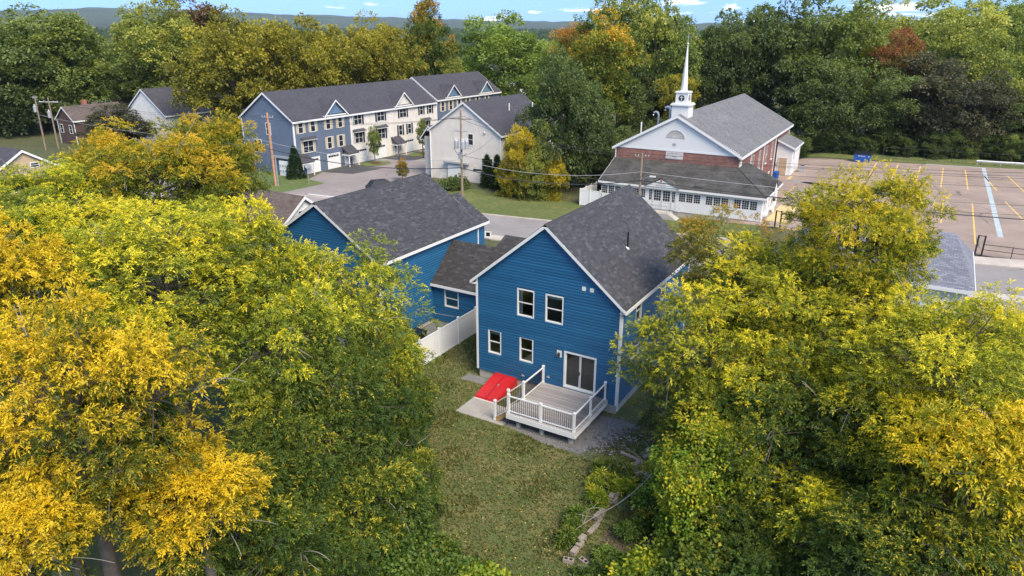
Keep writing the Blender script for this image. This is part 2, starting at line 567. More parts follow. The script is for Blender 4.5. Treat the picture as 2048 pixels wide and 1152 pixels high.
def kerb(name, s0, s1, d0, d1, mat, h, label):
    """raised strip with real side faces"""
    n = int(abs(s1 - s0) / 2) + 1
    m = MB()
    for i in range(n + 1):
        s = s0 + (s1 - s0) * i / n
        for d, up in ((d0, -.25), (d0, h), (d1, h), (d1, -.25)):
            q = st(s, d); m.v.append((q[0], q[1], gzf(*q) + up))
    for i in range(n):
        a = i * 4
        for j in range(3): m.f.append((a + j, a + 4 + j, a + 5 + j, a + 1 + j))
    m.f.append((0, 1, 2, 3)); m.f.append((n * 4 + 3, n * 4 + 2, n * 4 + 1, n * 4))
    o = m.build(name, mat)
    return tag(o, label, kind='structure')


strip('road', -150, 95, -8.4, 0, M['road'], .012, 'worn grey asphalt street crossing in front of the houses')
kerb('kerb', -32, 27, 0, .35, M['sidewalk'], .11, 'pale kerb along the far side of the street')
kerb('kerb', 46, 95, 0, 1.7, M['sidewalk'], .11, 'pale pavement strip between street and parking lot')
kerb('sidewalk', -150, 95, -10.2, -8.4, M['sidewalk'], .11, 'concrete sidewalk along the house side of the street')
# lawns
tag(patch('lawn', ((-4.5, -14), (12.6, -14), (11.7, 9), (-3.5, 9)), M['grass'], .006), 'patchy green and brown back lawn behind the blue house', kind='structure')
tag(patch('lawn', (st(-25, .35), st(26.5, .35), (5.8, 48.3), (-33, 48.5)), M['grass_verge'], .012), 'wide grass verge between the street and the church', kind='structure')
tag(patch('lawn', (st(-44, .2), st(-33.5, .4), (-52.5, 40.5), (-60, 42)), M['grass_lush'], .03), 'bright green corner lawn beside the slate blue townhouse', kind='structure')
tag(patch('lawn', ((-75, 32), (-60.5, 32.2), (-60.2, 42), (-75, 42)), M['grass_lush'], .02), 'green lawn at the end wall of the slate blue townhouse', kind='structure')
tag(patch('lawn', ((2, 97.3), (60, 104), (60, 112), (2, 108)), M['grass_verge'], .01), 'strip of rough grass behind the parking lot', kind='structure')
# parking lot
LOT = patch('parking_lot', ((2.2, 47.4), (48, 47.4), (48, 105), (2.2, 95.2)), M['lot'], .02)
tag(LOT, 'worn brown grey asphalt parking lot beside the church', kind='structure')
DRV = patch('driveway', (st(-33.5, -.2), st(-21.5, -.2), (-44.5, 58), (-59, 47)), M['drive'], .016)
tag(DRV, 'brownish asphalt driveway in front of the townhouses', kind='structure')
tag(patch('driveway', ((-59, 46), (-44.5, 57), (-44, 101), (-59, 101)), M['drive'], .02), 'asphalt court running along the townhouse garages', kind='structure')
tag(patch('driveway', ((-7, 12.5), (0, 12.5), (-1, 27.5), (-9, 27)), M['walk'], .02), 'tan gravel driveway between the two blue houses', kind='structure')


def mark(name, c, mat, off=.028, kind='structure', label=None):
    return tag(patch(name, c, mat, off, 2.0), label, kind=kind)


def vline(u0, v0, u1, v1, w_=.16, mat='yellowline', label='faded yellow parking bay line on the lot', off=.028):
    d = np.array([u1 - u0, v1 - v0]); d /= np.linalg.norm(d); n = np.array([d[1], -d[0]]) * w_ / 2
    a, b = np.array([u0, v0]), np.array([u1, v1])
    return mark('parking_line', (a - n, a + n, b + n, b - n), M[mat], off, label=label)


for u in (13.6, 16.7, 19.8, 22.9, 26.05):
    vline(u, 80, u + (.0 if u < 25 else -.2), 96.5)
    vline(u + .4, 48.5 if u > 25 else 58, u + .4, 71.2)
for a in ((28.2, 92.5, 29.4, 81.2), (31.1, 94.8, 32.5, 82.4), (34.2, 95.5, 35.5, 83), (30.0, 74.2, 31.4, 63.6), (33.1, 75, 34.6, 63)):
    vline(*a)
vline(14, 88.2, 26, 88.6, .10); vline(28.8, 88.7, 40, 89.3, .10); vline(19, 66.2, 26.6, 66.6, .10); vline(29, 66.8, 40, 67.5, .10)
vline(5.7, 60.5, 5.75, 70.5, .12)
vline(28.3, 100.2, 28.75, 54.6, .52, 'seal', 'wide pale blue grey sealed joint across the lot')
vline(28.2, 100.2, 20.5, 99.2, .35, 'seal', 'wide pale blue grey sealed joint across the lot')
tag(blob('puddle', (8.6, 73.2), 2.4, .9, M['water'], .032, 3, rz=-12), 'dark wet patch around a drain in the lot', kind='structure')
tag(blob('puddle', (9.9, 70.4), 1.3, .7, M['water'], .032, 5, rz=-12), 'smaller dark wet hollow in the lot', kind='structure')
tag(blob('asphalt_patch', (6.2, 73.6), 2.0, 1.3, M['drive'], .028, 8), 'greyer asphalt repair patch beside the drain', kind='structure')
mark('walkway', ((6.3, 47.6), (8.4, 47.6), (8.4, 57.6), (6.3, 57.6)), M['walk'], .034, label='yellow concrete path at the church corner')
mark('walkway', ((1.8, 74.8), (4.2, 74.8), (4.2, 77.6), (1.8, 77.6)), M['walk'], .034, label='yellowish concrete landing at the church side door')
for c in (((-59, 46.5), (-54, 47.8), (-53, 53.5), (-59, 53)), ((-59, 60.5), (-53.5, 61), (-53, 66), (-59, 65)), ((-59, 71.5), (-50, 71.8), (-49, 78), (-59, 78))):
    mark('asphalt_patch', c, M['newasphalt'], .034, label='fresh black asphalt apron in front of garage doors')
for cx, cy, rx, ry, i in ((-56.8, 56.2, 2.0, 2.6, 1), (-56.0, 67.8, 2.2, 2.6, 2)):
    tag(blob('grass_island', (cx, cy), rx, ry, M['grass_lush'], .07, i), 'small grass island between garage aprons', kind='structure')
    tag(blob('mulch_bed', (cx + .1, cy + .2), .8, .9, M['mulch'], .09, i + 9), 'red mulch ring round a young tree', kind='structure')
vline(-44.5, 38.3, -36, 45.5, .16, 'yellowline', 'yellow line at the mouth of the townhouse driveway', .04)
vline(-49.4, 34.2, -38.4, 35.6, .35, 'whiteline', 'white stop line at the driveway mouth', .04)
# gravel bed round the deck and the pad at the hatch
tag(patch('gravel_bed', ((4.5, -4.12), (9.0, -4.55), (10.6, -.6), (2.9, -.06)), M['gravel'], .014, .4, wob=.08), 'grey gravel bed under and beside the deck', kind='structure')
tag(patch('gravel_bed', ((-.75, -.85), (1.15, -.8), (1.15, -.06), (-.75, -.06)), M['gravel'], .014, .4, wob=.05), 'grey gravel strip at the house corner', kind='structure')
tag(patch('gravel_bed', ((-7.3, -1), (-4.2, -1), (-4.2, 5.4), (-7.3, 5.4)), M['gravel'], .014, .5), 'gravel yard between fence and left blue house', kind='structure')
tag(patch('driveway', ((24.9, 27.5), (46, 29.5), (46, 40), (26.5, 36.8)), M['drive'], .02), 'asphalt forecourt beside the grey roofed house', kind='structure')
tag(blob('bare_ground', (13.6, -10.6), 1.3, 2.6, M['dirt'], .012, 4, rings=5, n=60), 'bare ground with leaf litter beyond the block wall', kind='structure')

# ------------------------------------------------------------------ building kit
def intervals(a, b, cuts):
    out = [(a, b)]
    for c0, c1 in cuts:
        nxt = []
        for s, e in out:
            if c1 <= s or c0 >= e: nxt.append((s, e)); continue
            if c0 > s: nxt.append((s, c0))
            if c1 < e: nxt.append((c1, e))
        out = nxt
    return [(s, e) for s, e in out if e - s > .03]


_wedge = {}


def board(name, mat, parent, loc, ln, h, rz, th=.05):
    if mat.name not in _wedge:
        pr_ = [(0, -1), (0, 0), (1, 0), (1, -.12), (.56, -1)]
        m = MB().add([(0, y_, z_) for z_, y_ in pr_] + [(1, y_, z_) for z_, y_ in pr_], [(4, 3, 2, 1, 0), (5, 6, 7, 8, 9)] + [(i_, (i_ + 1) % 5, 5 + (i_ + 1) % 5, 5 + i_) for i_ in range(5)])
        me = bpy.data.meshes.new('board_' + mat.name)
        me.from_pydata(m.v, [], m.f); me.materials.append(mat); auto_uv(me)
        _wedge[mat.name] = me
    return link(name, _wedge[mat.name], parent, loc, rz, (ln, th, h))


def wall_xy(org, rz, x, out=0.0):
    c, s = math.cos(R(rz)), math.sin(R(rz))
    return (org[0] + c * x + s * out, org[1] + s * x - c * out)


def clad(parent, org, rz, ln, z0, z1, mat, expo=.168, holes=(), gable=None, name='siding_board'):
    """horizontal boards on a wall; gable = (peak x, peak z) for a pointed top with eaves at z1"""
    top = gable[1] if gable else z1
    z = z0
    while z < top - .02:
        h = min(expo, top - z)
        a, b = 0.0, ln
        if gable and z + h > z1:
            f = (z + h * .6 - z1) / (gable[1] - z1)
            a = gable[0] * f; b = ln - (ln - gable[0]) * f
        cuts = [(x0, x1) for x0, x1, y0, y1 in holes if y0 < z + h * .6 and y1 > z + h * .4]
        for s, e in intervals(a, b, cuts):
            q = s
            while q < e - .01:
                ln_ = e - q if mat.name != 'blue_vinyl' else min(e - q, random.uniform(2.4, 3.7))
                if e - q - ln_ < .4: ln_ = e - q
                x, y = wall_xy(org, rz, q)
                board(name, mat, parent, (x, y, z), ln_ - (.004 if q + ln_ < e - .01 else 0), h + .004, rz)
                q += ln_
        z += expo


def panel(name, mat, parent, org, rz, ln, z0, z1, holes=(), gable=None, th=.14):
    """wall sheet with real openings; outer face in the wall plane"""
    xs = sorted({0.0, ln} | {q for h in holes for q in h[:2]})
    zs = sorted({z0, z1} | {q for h in holes for q in h[2:]})
    m = MB()
    for i in range(len(xs) - 1):
        for j in range(len(zs) - 1):
            cx, cz = (xs[i] + xs[i + 1]) / 2, (zs[j] + zs[j + 1]) / 2
            if any(h[0] < cx < h[1] and h[2] < cz < h[3] for h in holes): continue
            m.box(xs[i], .001, zs[j], xs[i + 1], th, zs[j + 1])
    if gable:
        m.prism([(0, .001, z1), (ln, .001, z1), (gable[0], .001, gable[1])], (0, th, 0))
    return m.build(name, mat, parent, (org[0], org[1], 0), rz)


def window(parent, org, rz, x0, x1, z0, z1, trim='white', glass='glass', case=.075, out=-.045, rail=True, cols=1, mullion=0, rows=0, name='window', deep=True, sill=False):
    """casing with sash, panes as sub-parts; sits in the wall plane, real depth"""
    x, y = wall_xy(org, rz, x0)
    W, H = x1 - x0, z1 - z0
    f = M[trim]
    m = MB()
    inn = .07 if deep else .012
    for a in ((0, 0, W, case), (0, H - case, W, H), (0, case, case, H - case), (W - case, case, W, H - case)):
        m.box(a[0], out, a[1], a[2], inn, a[3])
    cw = (W - 2 * case - mullion * .07) / (mullion + 1)
    if mullion:
        for i in range(mullion):
            px = case + cw * (i + 1) + .07 * i
            m.box(px, out + .01, case, px + .07, inn, H - case)
    o = m.build(name, f, parent, (x, y, z0), rz)
    if sill:
        MB().box(-.05, -.09, -.07, W + .05, 0, 0).build('sill', f, o)
    for i in range(mullion + 1):
        px = case + i * (cw + .07)
        if rail:
            zm = H * .5
            MB().box(px, -.015, zm - .025, px + cw, inn, zm + .025).build('meeting_rail', f, o)
            spans = ((case, zm - .025, .0), (zm + .025, H - case, .03))
        else:
            spans = ((case, H - case, .0),)
        for a, b, dd in spans:
            yy = .045 - dd if deep else -.016
            MB().box(px, yy, a, px + cw, yy + .006, b).build('pane', M[glass], o)
        if rows or cols > 1:
            g = MB()
            for c_ in range(1, cols):
                gx_ = px + cw * c_ / cols; g.box(gx_ - .012, -.012, case, gx_ + .012, .0, H - case)
            for r_ in range(1, rows):
                gz_ = case + (H - 2 * case) * r_ / rows; g.box(px, -.014, gz_ - .012, px + cw, -.002, gz_ + .012)
            g.build('muntin', f, o)
    return o


def shingles(parent, P0, e1, e2, L1, L2, mat, expo=.145, n_ind=0, seed=1, clip=None, world=None):
    """tabs on a roof plane: P0 eave corner, e1 along eave, e2 up slope. The n_ind tabs nearest the camera are pieces of their own."""
    r_ = np.random.default_rng(seed)
    e1 = np.array(e1, float); e2 = np.array(e2, float); n = np.cross(e1, e2); n /= np.linalg.norm(n); P0 = np.array(P0, float)
    tabs = []
    rows = int(L2 / expo)
    ex = L2 / rows
    for j in range(rows):
        x = -r_.uniform(0, .3)
        while x < L1:
            w_ = r_.choice([.2, .26, .32, .38])
            a, b = max(x, 0), min(x + w_, L1)
            if b - a > .05 and (clip is None or clip((a + b) / 2, (j + .5) * ex)):
                tabs.append((a, b, j * ex, r_.choice([.12, .3, .45, .55, .62, .8, .97], p=[.12, .17, .2, .2, .15, .1, .06]), r_.uniform(0, .006)))
            x += w_
    tabs = np.array(tabs)
    ctr = P0 + tabs[:, :1] * e1 + tabs[:, 2:3] * e2
    d = np.linalg.norm((ctr if world is None else ctr + np.array(world)) - np.array(CAM), axis=1)
    order = np.argsort(d)
    ind, rest = order[:n_ind], order[n_ind:]

    def box_verts(a, b, y, th):
        # 8 corners: lower edge proud of the course below
        q = []
        for (xx, yy, zz) in ((a, y, .0), (b, y, .0), (b, y + ex * 1.25, -.004), (a, y + ex * 1.25, -.004), (a, y, .013 + th), (b, y, .013 + th), (b, y + ex * 1.25, .004), (a, y + ex * 1.25, .004)):
            q.append(P0 + e1 * xx + e2 * yy + n * zz)
        return q
    F = [(4, 5, 6, 7), (0, 1, 5, 4), (1, 2, 6, 5), (3, 0, 4, 7)]
    if len(rest):
        vs, fs, tn = [], [], []
        for i in rest:
            b = len(vs)
            vs.extend(box_verts(tabs[i, 0] + .003, tabs[i, 1] - .003, tabs[i, 2], tabs[i, 4])); tn += [tabs[i, 3]] * 8
            fs.extend([tuple(q + b for q in f) for f in F])
        me = bpy.data.meshes.new('shingle_field')
        me.from_pydata([tuple(q) for q in vs], [], fs)
        at = me.attributes.new('tone', 'FLOAT', 'POINT'); at.data.foreach_set('value', np.array(tn, np.float32))
        me.materials.append(mat)
        tag(link('shingle_field', me, parent), kind='stuff')
    if len(ind):
        rot = Matrix(((e1[0], e2[0], n[0]), (e1[1], e2[1], n[1]), (e1[2], e2[2], n[2])))
        cache = {}
        for i in ind:
            kx = (round(tabs[i, 1] - tabs[i, 0], 2), round(tabs[i, 3], 2))
            if kx not in cache:
                vs = []
                for (xx, yy, zz) in ((.003, 0, 0), (kx[0] - .003, 0, 0), (kx[0] - .003, ex * 1.25, -.004), (.003, ex * 1.25, -.004), (.003, 0, .016), (kx[0] - .003, 0, .016), (kx[0] - .003, ex * 1.25, .004), (.003, ex * 1.25, .004)):
                    vs.append((xx, yy, zz))
                me = bpy.data.meshes.new('shingle'); me.from_pydata(vs, [], F)
                at = me.attributes.new('tone', 'FLOAT', 'POINT'); at.data.foreach_set('value', np.full(8, kx[1], np.float32))
                me.materials.append(mat); cache[kx] = me
            o = bpy.data.objects.new('shingle', cache[kx]); COL.objects.link(o); o.parent = parent
            p = P0 + e1 * tabs[i, 0] + e2 * tabs[i, 2]
            o.matrix_local = Matrix.Translation(Vector(p)) @ rot.to_4x4()


def gable_roof(parent, x0, x1, y0, y1, ze, zr, ove, ovr, mat, trim='white', th=.16, xr=None, rake=.20, tabs=None, name='roof'):
    """ridge along y over walls x0..x1; returns the roof part. tabs = (material, n right, n left)"""
    xr = (x0 + x1) / 2 if xr is None else xr
    sl = (zr - ze) / (xr - x0); sr = (zr - ze) / (x1 - xr)
    a = (x0 - ove, ze - sl * ove); b = (x1 + ove, ze - sr * ove)
    Y0, Y1 = y0 - ovr, y1 + ovr
    poly = [(a[0], a[1]), (xr, zr), (b[0], b[1]), (b[0], b[1] - th), (xr, zr - th), (a[0], a[1] - th)]
    o = MB().prism([(x, Y0 + .03, z) for x, z in poly], (0, Y1 - Y0 - .06, 0)).build(name, mat, parent)
    t = M[trim]
    for Ya, Yb in ((Y0, Y0 + .03), (Y1 - .03, Y1)):
        MB().prism([(a[0] - .02, Ya, a[1] - .01), (xr, Ya, zr - .01), (xr, Ya, zr - rake - .02), (a[0] - .02, Ya, a[1] - rake)], (0, Yb - Ya, 0)).build('rake_board', t, o)
        MB().prism([(xr, Ya, zr - .01), (b[0] + .02, Ya, b[1] - .01), (b[0] + .02, Ya, b[1] - rake), (xr, Ya, zr - rake - .02)], (0, Yb - Ya, 0)).build('rake_board', t, o)
    for X, Z, s in ((a[0], a[1], -1), (b[0], b[1], 1)):
        xa, xb = sorted((X, X + s * .05))
        MB().box(xa, Y0 + .03, Z - rake, xb, Y1 - .03, Z - .015).build('fascia', t, o)
    MB().box(x0 - ove + .02, Y0 + .04, ze - sl * ove - th - .03, x0 + .02, Y1 - .04, ze - sl * ove - th - .005).build('soffit', t, o)
    MB().box(x1 - .02, Y0 + .04, ze - sr * ove - th - .03, x1 + ove - .02, Y1 - .04, ze - sr * ove - th - .005).build('soffit', t, o)
    if tabs:
        m_, nr, nl = tabs
        wl = parent.location
        for side, nn in ((1, nr), (-1, nl)):
            X, Z = (b if side > 0 else a)
            run = abs(X - xr); rise = zr - Z; L2 = math.hypot(run, rise)
            e2 = np.array([-side * run / L2, 0, rise / L2])
            if side > 0: P0, e1 = (X, Y0, Z + .005), (0, 1, 0)
            else: P0, e1 = (X, Y1, Z + .005), (0, -1, 0)
            shingles(o, P0, e1, e2, Y1 - Y0, L2, M[m_], n_ind=nn, seed=int(abs(X) * 10) + 3, world=tuple(wl))
        # ridge caps
        m = MB()
        y = Y0
        while y < Y1 - .05:
            m.prism([(xr - .15, y, zr - .11), (xr, y, zr + .03), (xr + .15, y, zr - .11), (xr + .15, y, zr - .13), (xr - .15, y, zr - .13)], (0, min(.22, Y1 - y) - .008, 0)); y += .22
        rc = m.build('ridge_cap', M[m_], o)
        at = rc.data.attributes.new('tone', 'FLOAT', 'POINT'); at.data.foreach_set('value', np.full(len(rc.data.vertices), .5, np.float32))
    return o


def corner(parent, x, y, z0, z1, w_=.13, mat='white'):
    return MB().box(x - w_ / 2, y - w_ / 2, z0, x + w_ / 2, y + w_ / 2, z1).build('corner_board', M[mat], parent)


# ------------------------------------------------------------------ blue house (centre)
H1 = thing('blue_house', 'two storey blue clapboard house with white trim, red hatch and back deck', 'house', (0, 0, 0))
W1, D1, ZE, ZR = 8.88, 11.3, 6.45, 10.12
MB().box(.05, .05, -.5, W1 - .05, D1 - .05, .6).build('foundation', M['concrete'], H1)
rear = [(2.67, 3.77, 4.57, 6.2), (4.46, 5.56, 4.57, 6.2), (.73, 1.63, 1.79, 3.31), (2.85, 3.75, 1.79, 3.31), (5.69, 7.64, .87, 3.1)]
side = [(1.4, 2.9, 2.55, 3.2), (2.0, 2.9, 4.6, 6.0), (6.0, 6.9, 4.6, 6.0), (6.5, 7.4, 1.8, 3.3)]
panel('wall', M['bluewall'], H1, (0, 0), 0, W1, .6, ZE, rear, (W1 / 2, ZR - .12))
panel('wall', M['bluewall'], H1, (W1, 0), 90, D1, .6, ZE, side)
panel('wall', M['bluewall'], H1, (W1, D1), 180, W1, .6, ZE, [], (W1 / 2, ZR - .12))
panel('wall', M['bluewall'], H1, (0, D1), -90, D1, .6, ZE, [])
clad(H1, (0, 0), 0, W1, .58, ZE, M['blue'], holes=rear, gable=(W1 / 2, ZR - .12))
clad(H1, (W1, 0), 90, D1, .58, ZE, M['blue'], holes=side)
clad(H1, (0, D1), -90, D1, .58, ZE - .1, M['blue'], expo=.216)
for h in rear[:4]: window(H1, (0, 0), 0, *h)
for h in side[1:]: window(H1, (W1, 0), 90, *h)
window(H1, (W1, 0), 90, *side[0], rail=False, mullion=1)
for x, y in ((-.005, -.005), (W1 + .005, -.005), (W1 + .005, D1), (0, D1)): corner(H1, x, y, .58, ZE - .1)
# inside
for z in (.62, 3.55, 6.4):
    MB().box(.16, .16, z, W1 - .16, D1 - .16, z + .12).build('floor_slab', M['floorwood' if z < 6 else 'interior'], H1)
MB().box(4.1, .16, .74, 4.2, 6, 3.55).build('partition', M['interior'], H1)
MB().box(4.06, .16, 3.67, 4.16, 6, 6.4).build('partition', M['interior'], H1)
MB().box(.16, 5.0, .74, W1 - .16, 5.1, 6.4).build('partition', M['interior'], H1)
for x0, x1, z0, z1 in ((2.74, 2.92, 4.62, 6.14), (4.5, 5.5, 5.9, 6.15), (.78, 1.58, 2.95, 3.26), (2.9, 3.7, 3.1, 3.27)):
    MB().box(x0, .17, z0, x1, .18, z1).build('curtain', M['offwhite'], H1)
RF1 = gable_roof(H1, 0, W1, 0, D1, ZE, ZR, .32, .27, M['roofbase'], tabs=('shingle', 300, 0))
vp = MB().tube([(0, 0, -.2), (0, 0, .95)], .055, 8).build('vent_pipe', M['black'], H1, (7.1, 4.9, 7.95))
MB().add([(-.16, -.2, -.09), (.2, -.2, -.36), (.2, .2, -.36), (-.16, .2, -.09), (0, 0, .14)], [(0, 1, 4), (1, 2, 4), (2, 3, 4), (3, 0, 4)]).build('flashing', M['white'], vp)
# sliding door
d = MB()
for a in ((0, 0, 1.95, .10), (0, 2.13, 1.95, 2.23), (0, .1, .088, 2.13), (1.862, .1, 1.95, 2.13)):
    d.box(a[0], -.06, a[1], a[2], .07, a[3])
DR = d.build('sliding_door', M['white'], H1, (5.69, 0, .87))
for i in range(2):
    x0, yy = .09 + i * .90, (.0 if i else .03)
    m = MB()
    for a in ((0, .1, .05, 2.13), (.82, .1, .87, 2.13), (.05, .1, .82, .17), (.05, 2.08, .82, 2.13)):
        m.box(x0 + a[0], yy - .02, a[1], x0 + a[2], yy + .02, a[3])
    m.build('sash', M['white'], DR)
    MB().box(x0 + .05, yy, .17, x0 + .82, yy + .008, 2.08).build('pane', M['glass'], DR)
MB().box(.93, -.05, .95, .99, -.021, 1.15).build('handle', M['black'], DR)
# wall lamp, vents, sockets
lp = MB().box(-.15, -.06, -.2, .15, -.01, .2).build('wall_lamp', M['white'], H1, (5.4, 0, 2.84))
MB().lathe([(.05, -.14), (.08, -.1), (.08, .06), (.02, .12)], 8, (0, -.14, 0)).build('lamp_shade', M['black'], lp)
for x in (6.73, 7.19):
    MB().box(-.11, -.07, -.11, .11, -.01, .11).build('vent_cap', M['white'], H1, (x, 0, 6.92))
for x, z in ((3.08, .9), (4.74, 1.25)):
    s_ = MB().box(-.09, -.05, -.1, .09, -.01, .1).build('socket_box', M['white'], H1, (x, 0, z))
    MB().lathe([(.03, -.05), (.035, .05)], 8, (0, -.08, 0)).build('socket_cover', M['galv'], s_)
MB().box(W1 + .03, -.02, .25, W1 + .1, .06, ZE - .3).build('downspout', M['white'], H1)

# bulkhead hatch
BH = thing('bulkhead_hatch', 'sloping red steel bulkhead doors against the blue house wall', 'hatch', (1.25, 0, 0))
MB().add([(0, -.02, 0), (1.45, -.02, 0), (1.45, -.02, .62), (0, -.02, .62), (0, -2.35, 0), (1.45, -2.35, 0), (1.45, -2.35, .12), (0, -2.35, .12), (0, -.32, .62), (1.45, -.32, .62)],
         [(4, 5, 6, 7), (7, 6, 9, 8), (8, 9, 2, 3), (0, 4, 7, 8, 3), (1, 2, 9, 6, 5), (0, 3, 2, 1)]).build('frame', M['red'], BH)
sl_ = math.atan2(.5, 2.03)
for i in range(2):
    x0 = .05 + i * .70
    q = []
    for yy, up in ((-2.30, .0), (-.36, 0)):
        zz = .12 + (yy + 2.35) * .5 / 2.03
        q.append((yy, zz))
    m = MB().add([(x0, q[0][0], q[0][1] + .005), (x0 + .655, q[0][0], q[0][1] + .005), (x0 + .655, q[1][0], q[1][1] + .005), (x0, q[1][0], q[1][1] + .005),
                  (x0, q[0][0], q[0][1] + .035), (x0 + .655, q[0][0], q[0][1] + .035), (x0 + .655, q[1][0], q[1][1] + .035), (x0, q[1][0], q[1][1] + .035)],
                 [(0, 3, 2, 1), (4, 5, 6, 7), (0, 1, 5, 4), (1, 2, 6, 5), (2, 3, 7, 6), (3, 0, 4, 7)])
    lf = m.build('door_leaf', M['red'], BH)
    if i: MB().box(x0 + .05, -1.2, .445, x0 + .09, -1.02, .50).build('handle', M['galv'], lf)
MB().add([(.712, -2.34, .135), (.742, -2.34, .135), (.742, -.36, .622), (.712, -.36, .622)], [(0, 1, 2, 3)]).build('seam', M['black'], BH)
for yy in (-2.0, -.7):
    for x0 in (.03, 1.40): MB().box(x0, yy - .06, .12 + (yy + 2.35) * .246 + .02, x0 + .03, yy + .06, .12 + (yy + 2.35) * .246 + .05).build('hinge', M['red'], BH)
MB().box(-.04, -2.40, -.05, 1.49, -2.352, .06).build('sill', M['offwhite'], BH)

# concrete pad, three slabs
pad = thing('concrete_pad', 'pale concrete pad at the foot of the red hatch', 'pad', (1.2, -4.15, 0))
for x0, x1 in ((0, 1.53), (1.545, 3.0)):
    MB().box(x0, 0, -.06, x1, 1.72, .035).build('slab', M['concrete_pad'], pad)

# deck
DK = thing('deck', 'grey board deck with white railing and steps behind the blue house', 'deck', (4.4, -4.1, 0))
dw, dl, dz = 4.0, 4.05, .82
y = .0
i = 0
while y < dl - .02:
    piece('deck_board', M[random.choice(['deckwood', 'deckwood2', 'deckwood3'])], DK, (-.02, y + .006, dz - .028), (dw + .02, min(y + .134, dl - .01), dz - random.uniform(0, .004))); y += .14; i += 1
MB().box(0, -.02, .52, dw, .012, dz - .032).build('fascia', M['white'], DK)
MB().box(dw - .01, .012, .52, dw + .022, dl - .02, dz - .032).build('fascia', M['white'], DK)
MB().box(-.022, .012, .52, .01, dl - .02, dz - .032).build('fascia', M['white'], DK)
for x in (.5, 1.5, 2.5, 3.5): MB().box(x, .03, .56, x + .04, dl - .05, dz - .034).build('joist', M['stairwood'], DK)
for x in (.55, 1.95, 3.6):
    for yy in (.35, 2.3): MB().lathe([(.14, -.1), (.14, .30), (.08, .301), (.08, .56)], 12, (x, yy, 0)).build('pier', M['concrete'], DK)


def post(par, x, y, z, h, s=.055):
    p = MB().box(x - s, y - s, z, x + s, y + s, z + h).build('post', M['white'], par)
    MB().box(x - s - .02, y - s - .02, z + h, x + s + .02, y + s + .02, z + h + .025).prism([(x - s, y - s, z + h + .025), (x + s, y - s, z + h + .025), (x + s, y + s, z + h + .025), (x - s, y + s, z + h + .025)], (0, 0, .04)).build('post_cap', M['white'], p)
    MB().box(x - s - .015, y - s - .015, z, x + s + .015, y + s + .015, z + .09).build('post_skirt', M['white'], p)
    return p


def rail(par, a, b, zt, zb, bal='black'):
    """rails between two points at deck level; zt/zb heights of the rails at (start,end)"""
    A, B = Vector((a[0], a[1])), Vector((b[0], b[1]))
    d_ = (B - A); L_ = d_.length; d_ /= L_; n_ = Vector((-d_.y, d_.x)) * .03
    for nm, (h0, h1), t in (('top_rail', zt, .06), ('bottom_rail', zb, .05)):
        MB().add([(*(A - n_), h0), (*(B - n_), h1), (*(B + n_), h1), (*(A + n_), h0), (*(A - n_), h0 + t), (*(B - n_), h1 + t), (*(B + n_), h1 + t), (*(A + n_), h0 + t)],
                 [(0, 3, 2, 1), (4, 5, 6, 7), (0, 1, 5, 4), (1, 2, 6, 5), (2, 3, 7, 6), (3, 0, 4, 7)]).build(nm, M['white'], par)
    nb = int(L_ / .115)
    for i_ in range(1, nb):
        f_ = i_ / nb; p = A + d_ * L_ * f_
        z0 = zb[0] + (zb[1] - zb[0]) * f_ + .04; z1 = zt[0] + (zt[1] - zt[0]) * f_ + .01
        piece('baluster', M[bal], par, (p.x - .009, p.y - .009, z0), (p.x + .009, p.y + .009, z1))


PO = [(.1, .1), (1.99, .1), (3.88, .1), (3.88, 2.02), (3.86, 3.95), (.07, 3.95), (.07, 1.72)]
for x, y in PO: post(DK, x, y, dz, 1.05)
zt, zb = (dz + .95,) * 2, (dz + .10,) * 2
for i, j in ((0, 1), (1, 2), (2, 3), (3, 4), (5, 6)):
    a, b = PO[i], PO[j]
    dv_ = Vector((b[0] - a[0], b[1] - a[1])).normalized() * .056
    rail(DK, (a[0] + dv_.x, a[1] + dv_.y), (b[0] - dv_.x, b[1] - dv_.y), zt, zb)
# steps down to the pad
for i in range(3):
    zt_ = dz - .2 * (i + 1)
    piece('stair_tread', M['deckwood'], DK, (-.28 * (i + 1) - .03, .25, zt_ - .03), (-.28 * i - .025, 1.55, zt_))
    piece('stair_riser', M['white'], DK, (-.28 * i - .045, .27, zt_ - .0), (-.28 * i - .026, 1.53, zt_ + .168))
for y0 in (.19, 1.55):
    MB().prism([(-.03, y0, .52), (-.03, y0, dz - .04), (-.9, y0, .16), (-.9, y0, .06), (-.6, y0, .06)], (0, .045, 0)).build('stringer', M['stairwood'], DK)
for y in (.22, 1.6): post(DK, -.82, y, .06, 1.15)
for y, y2 in ((.22, .1), (1.6, 1.72)):
    rail(DK, (-.765, y), (.012, y2), (1.08, dz + .95), (.26, dz + .10))
for x in (.9, 2.9):
    MB().lathe([(.03, 0), (.03, .02)], 8, (x, -.0, dz)).build('deck_light', M['white'], DK)

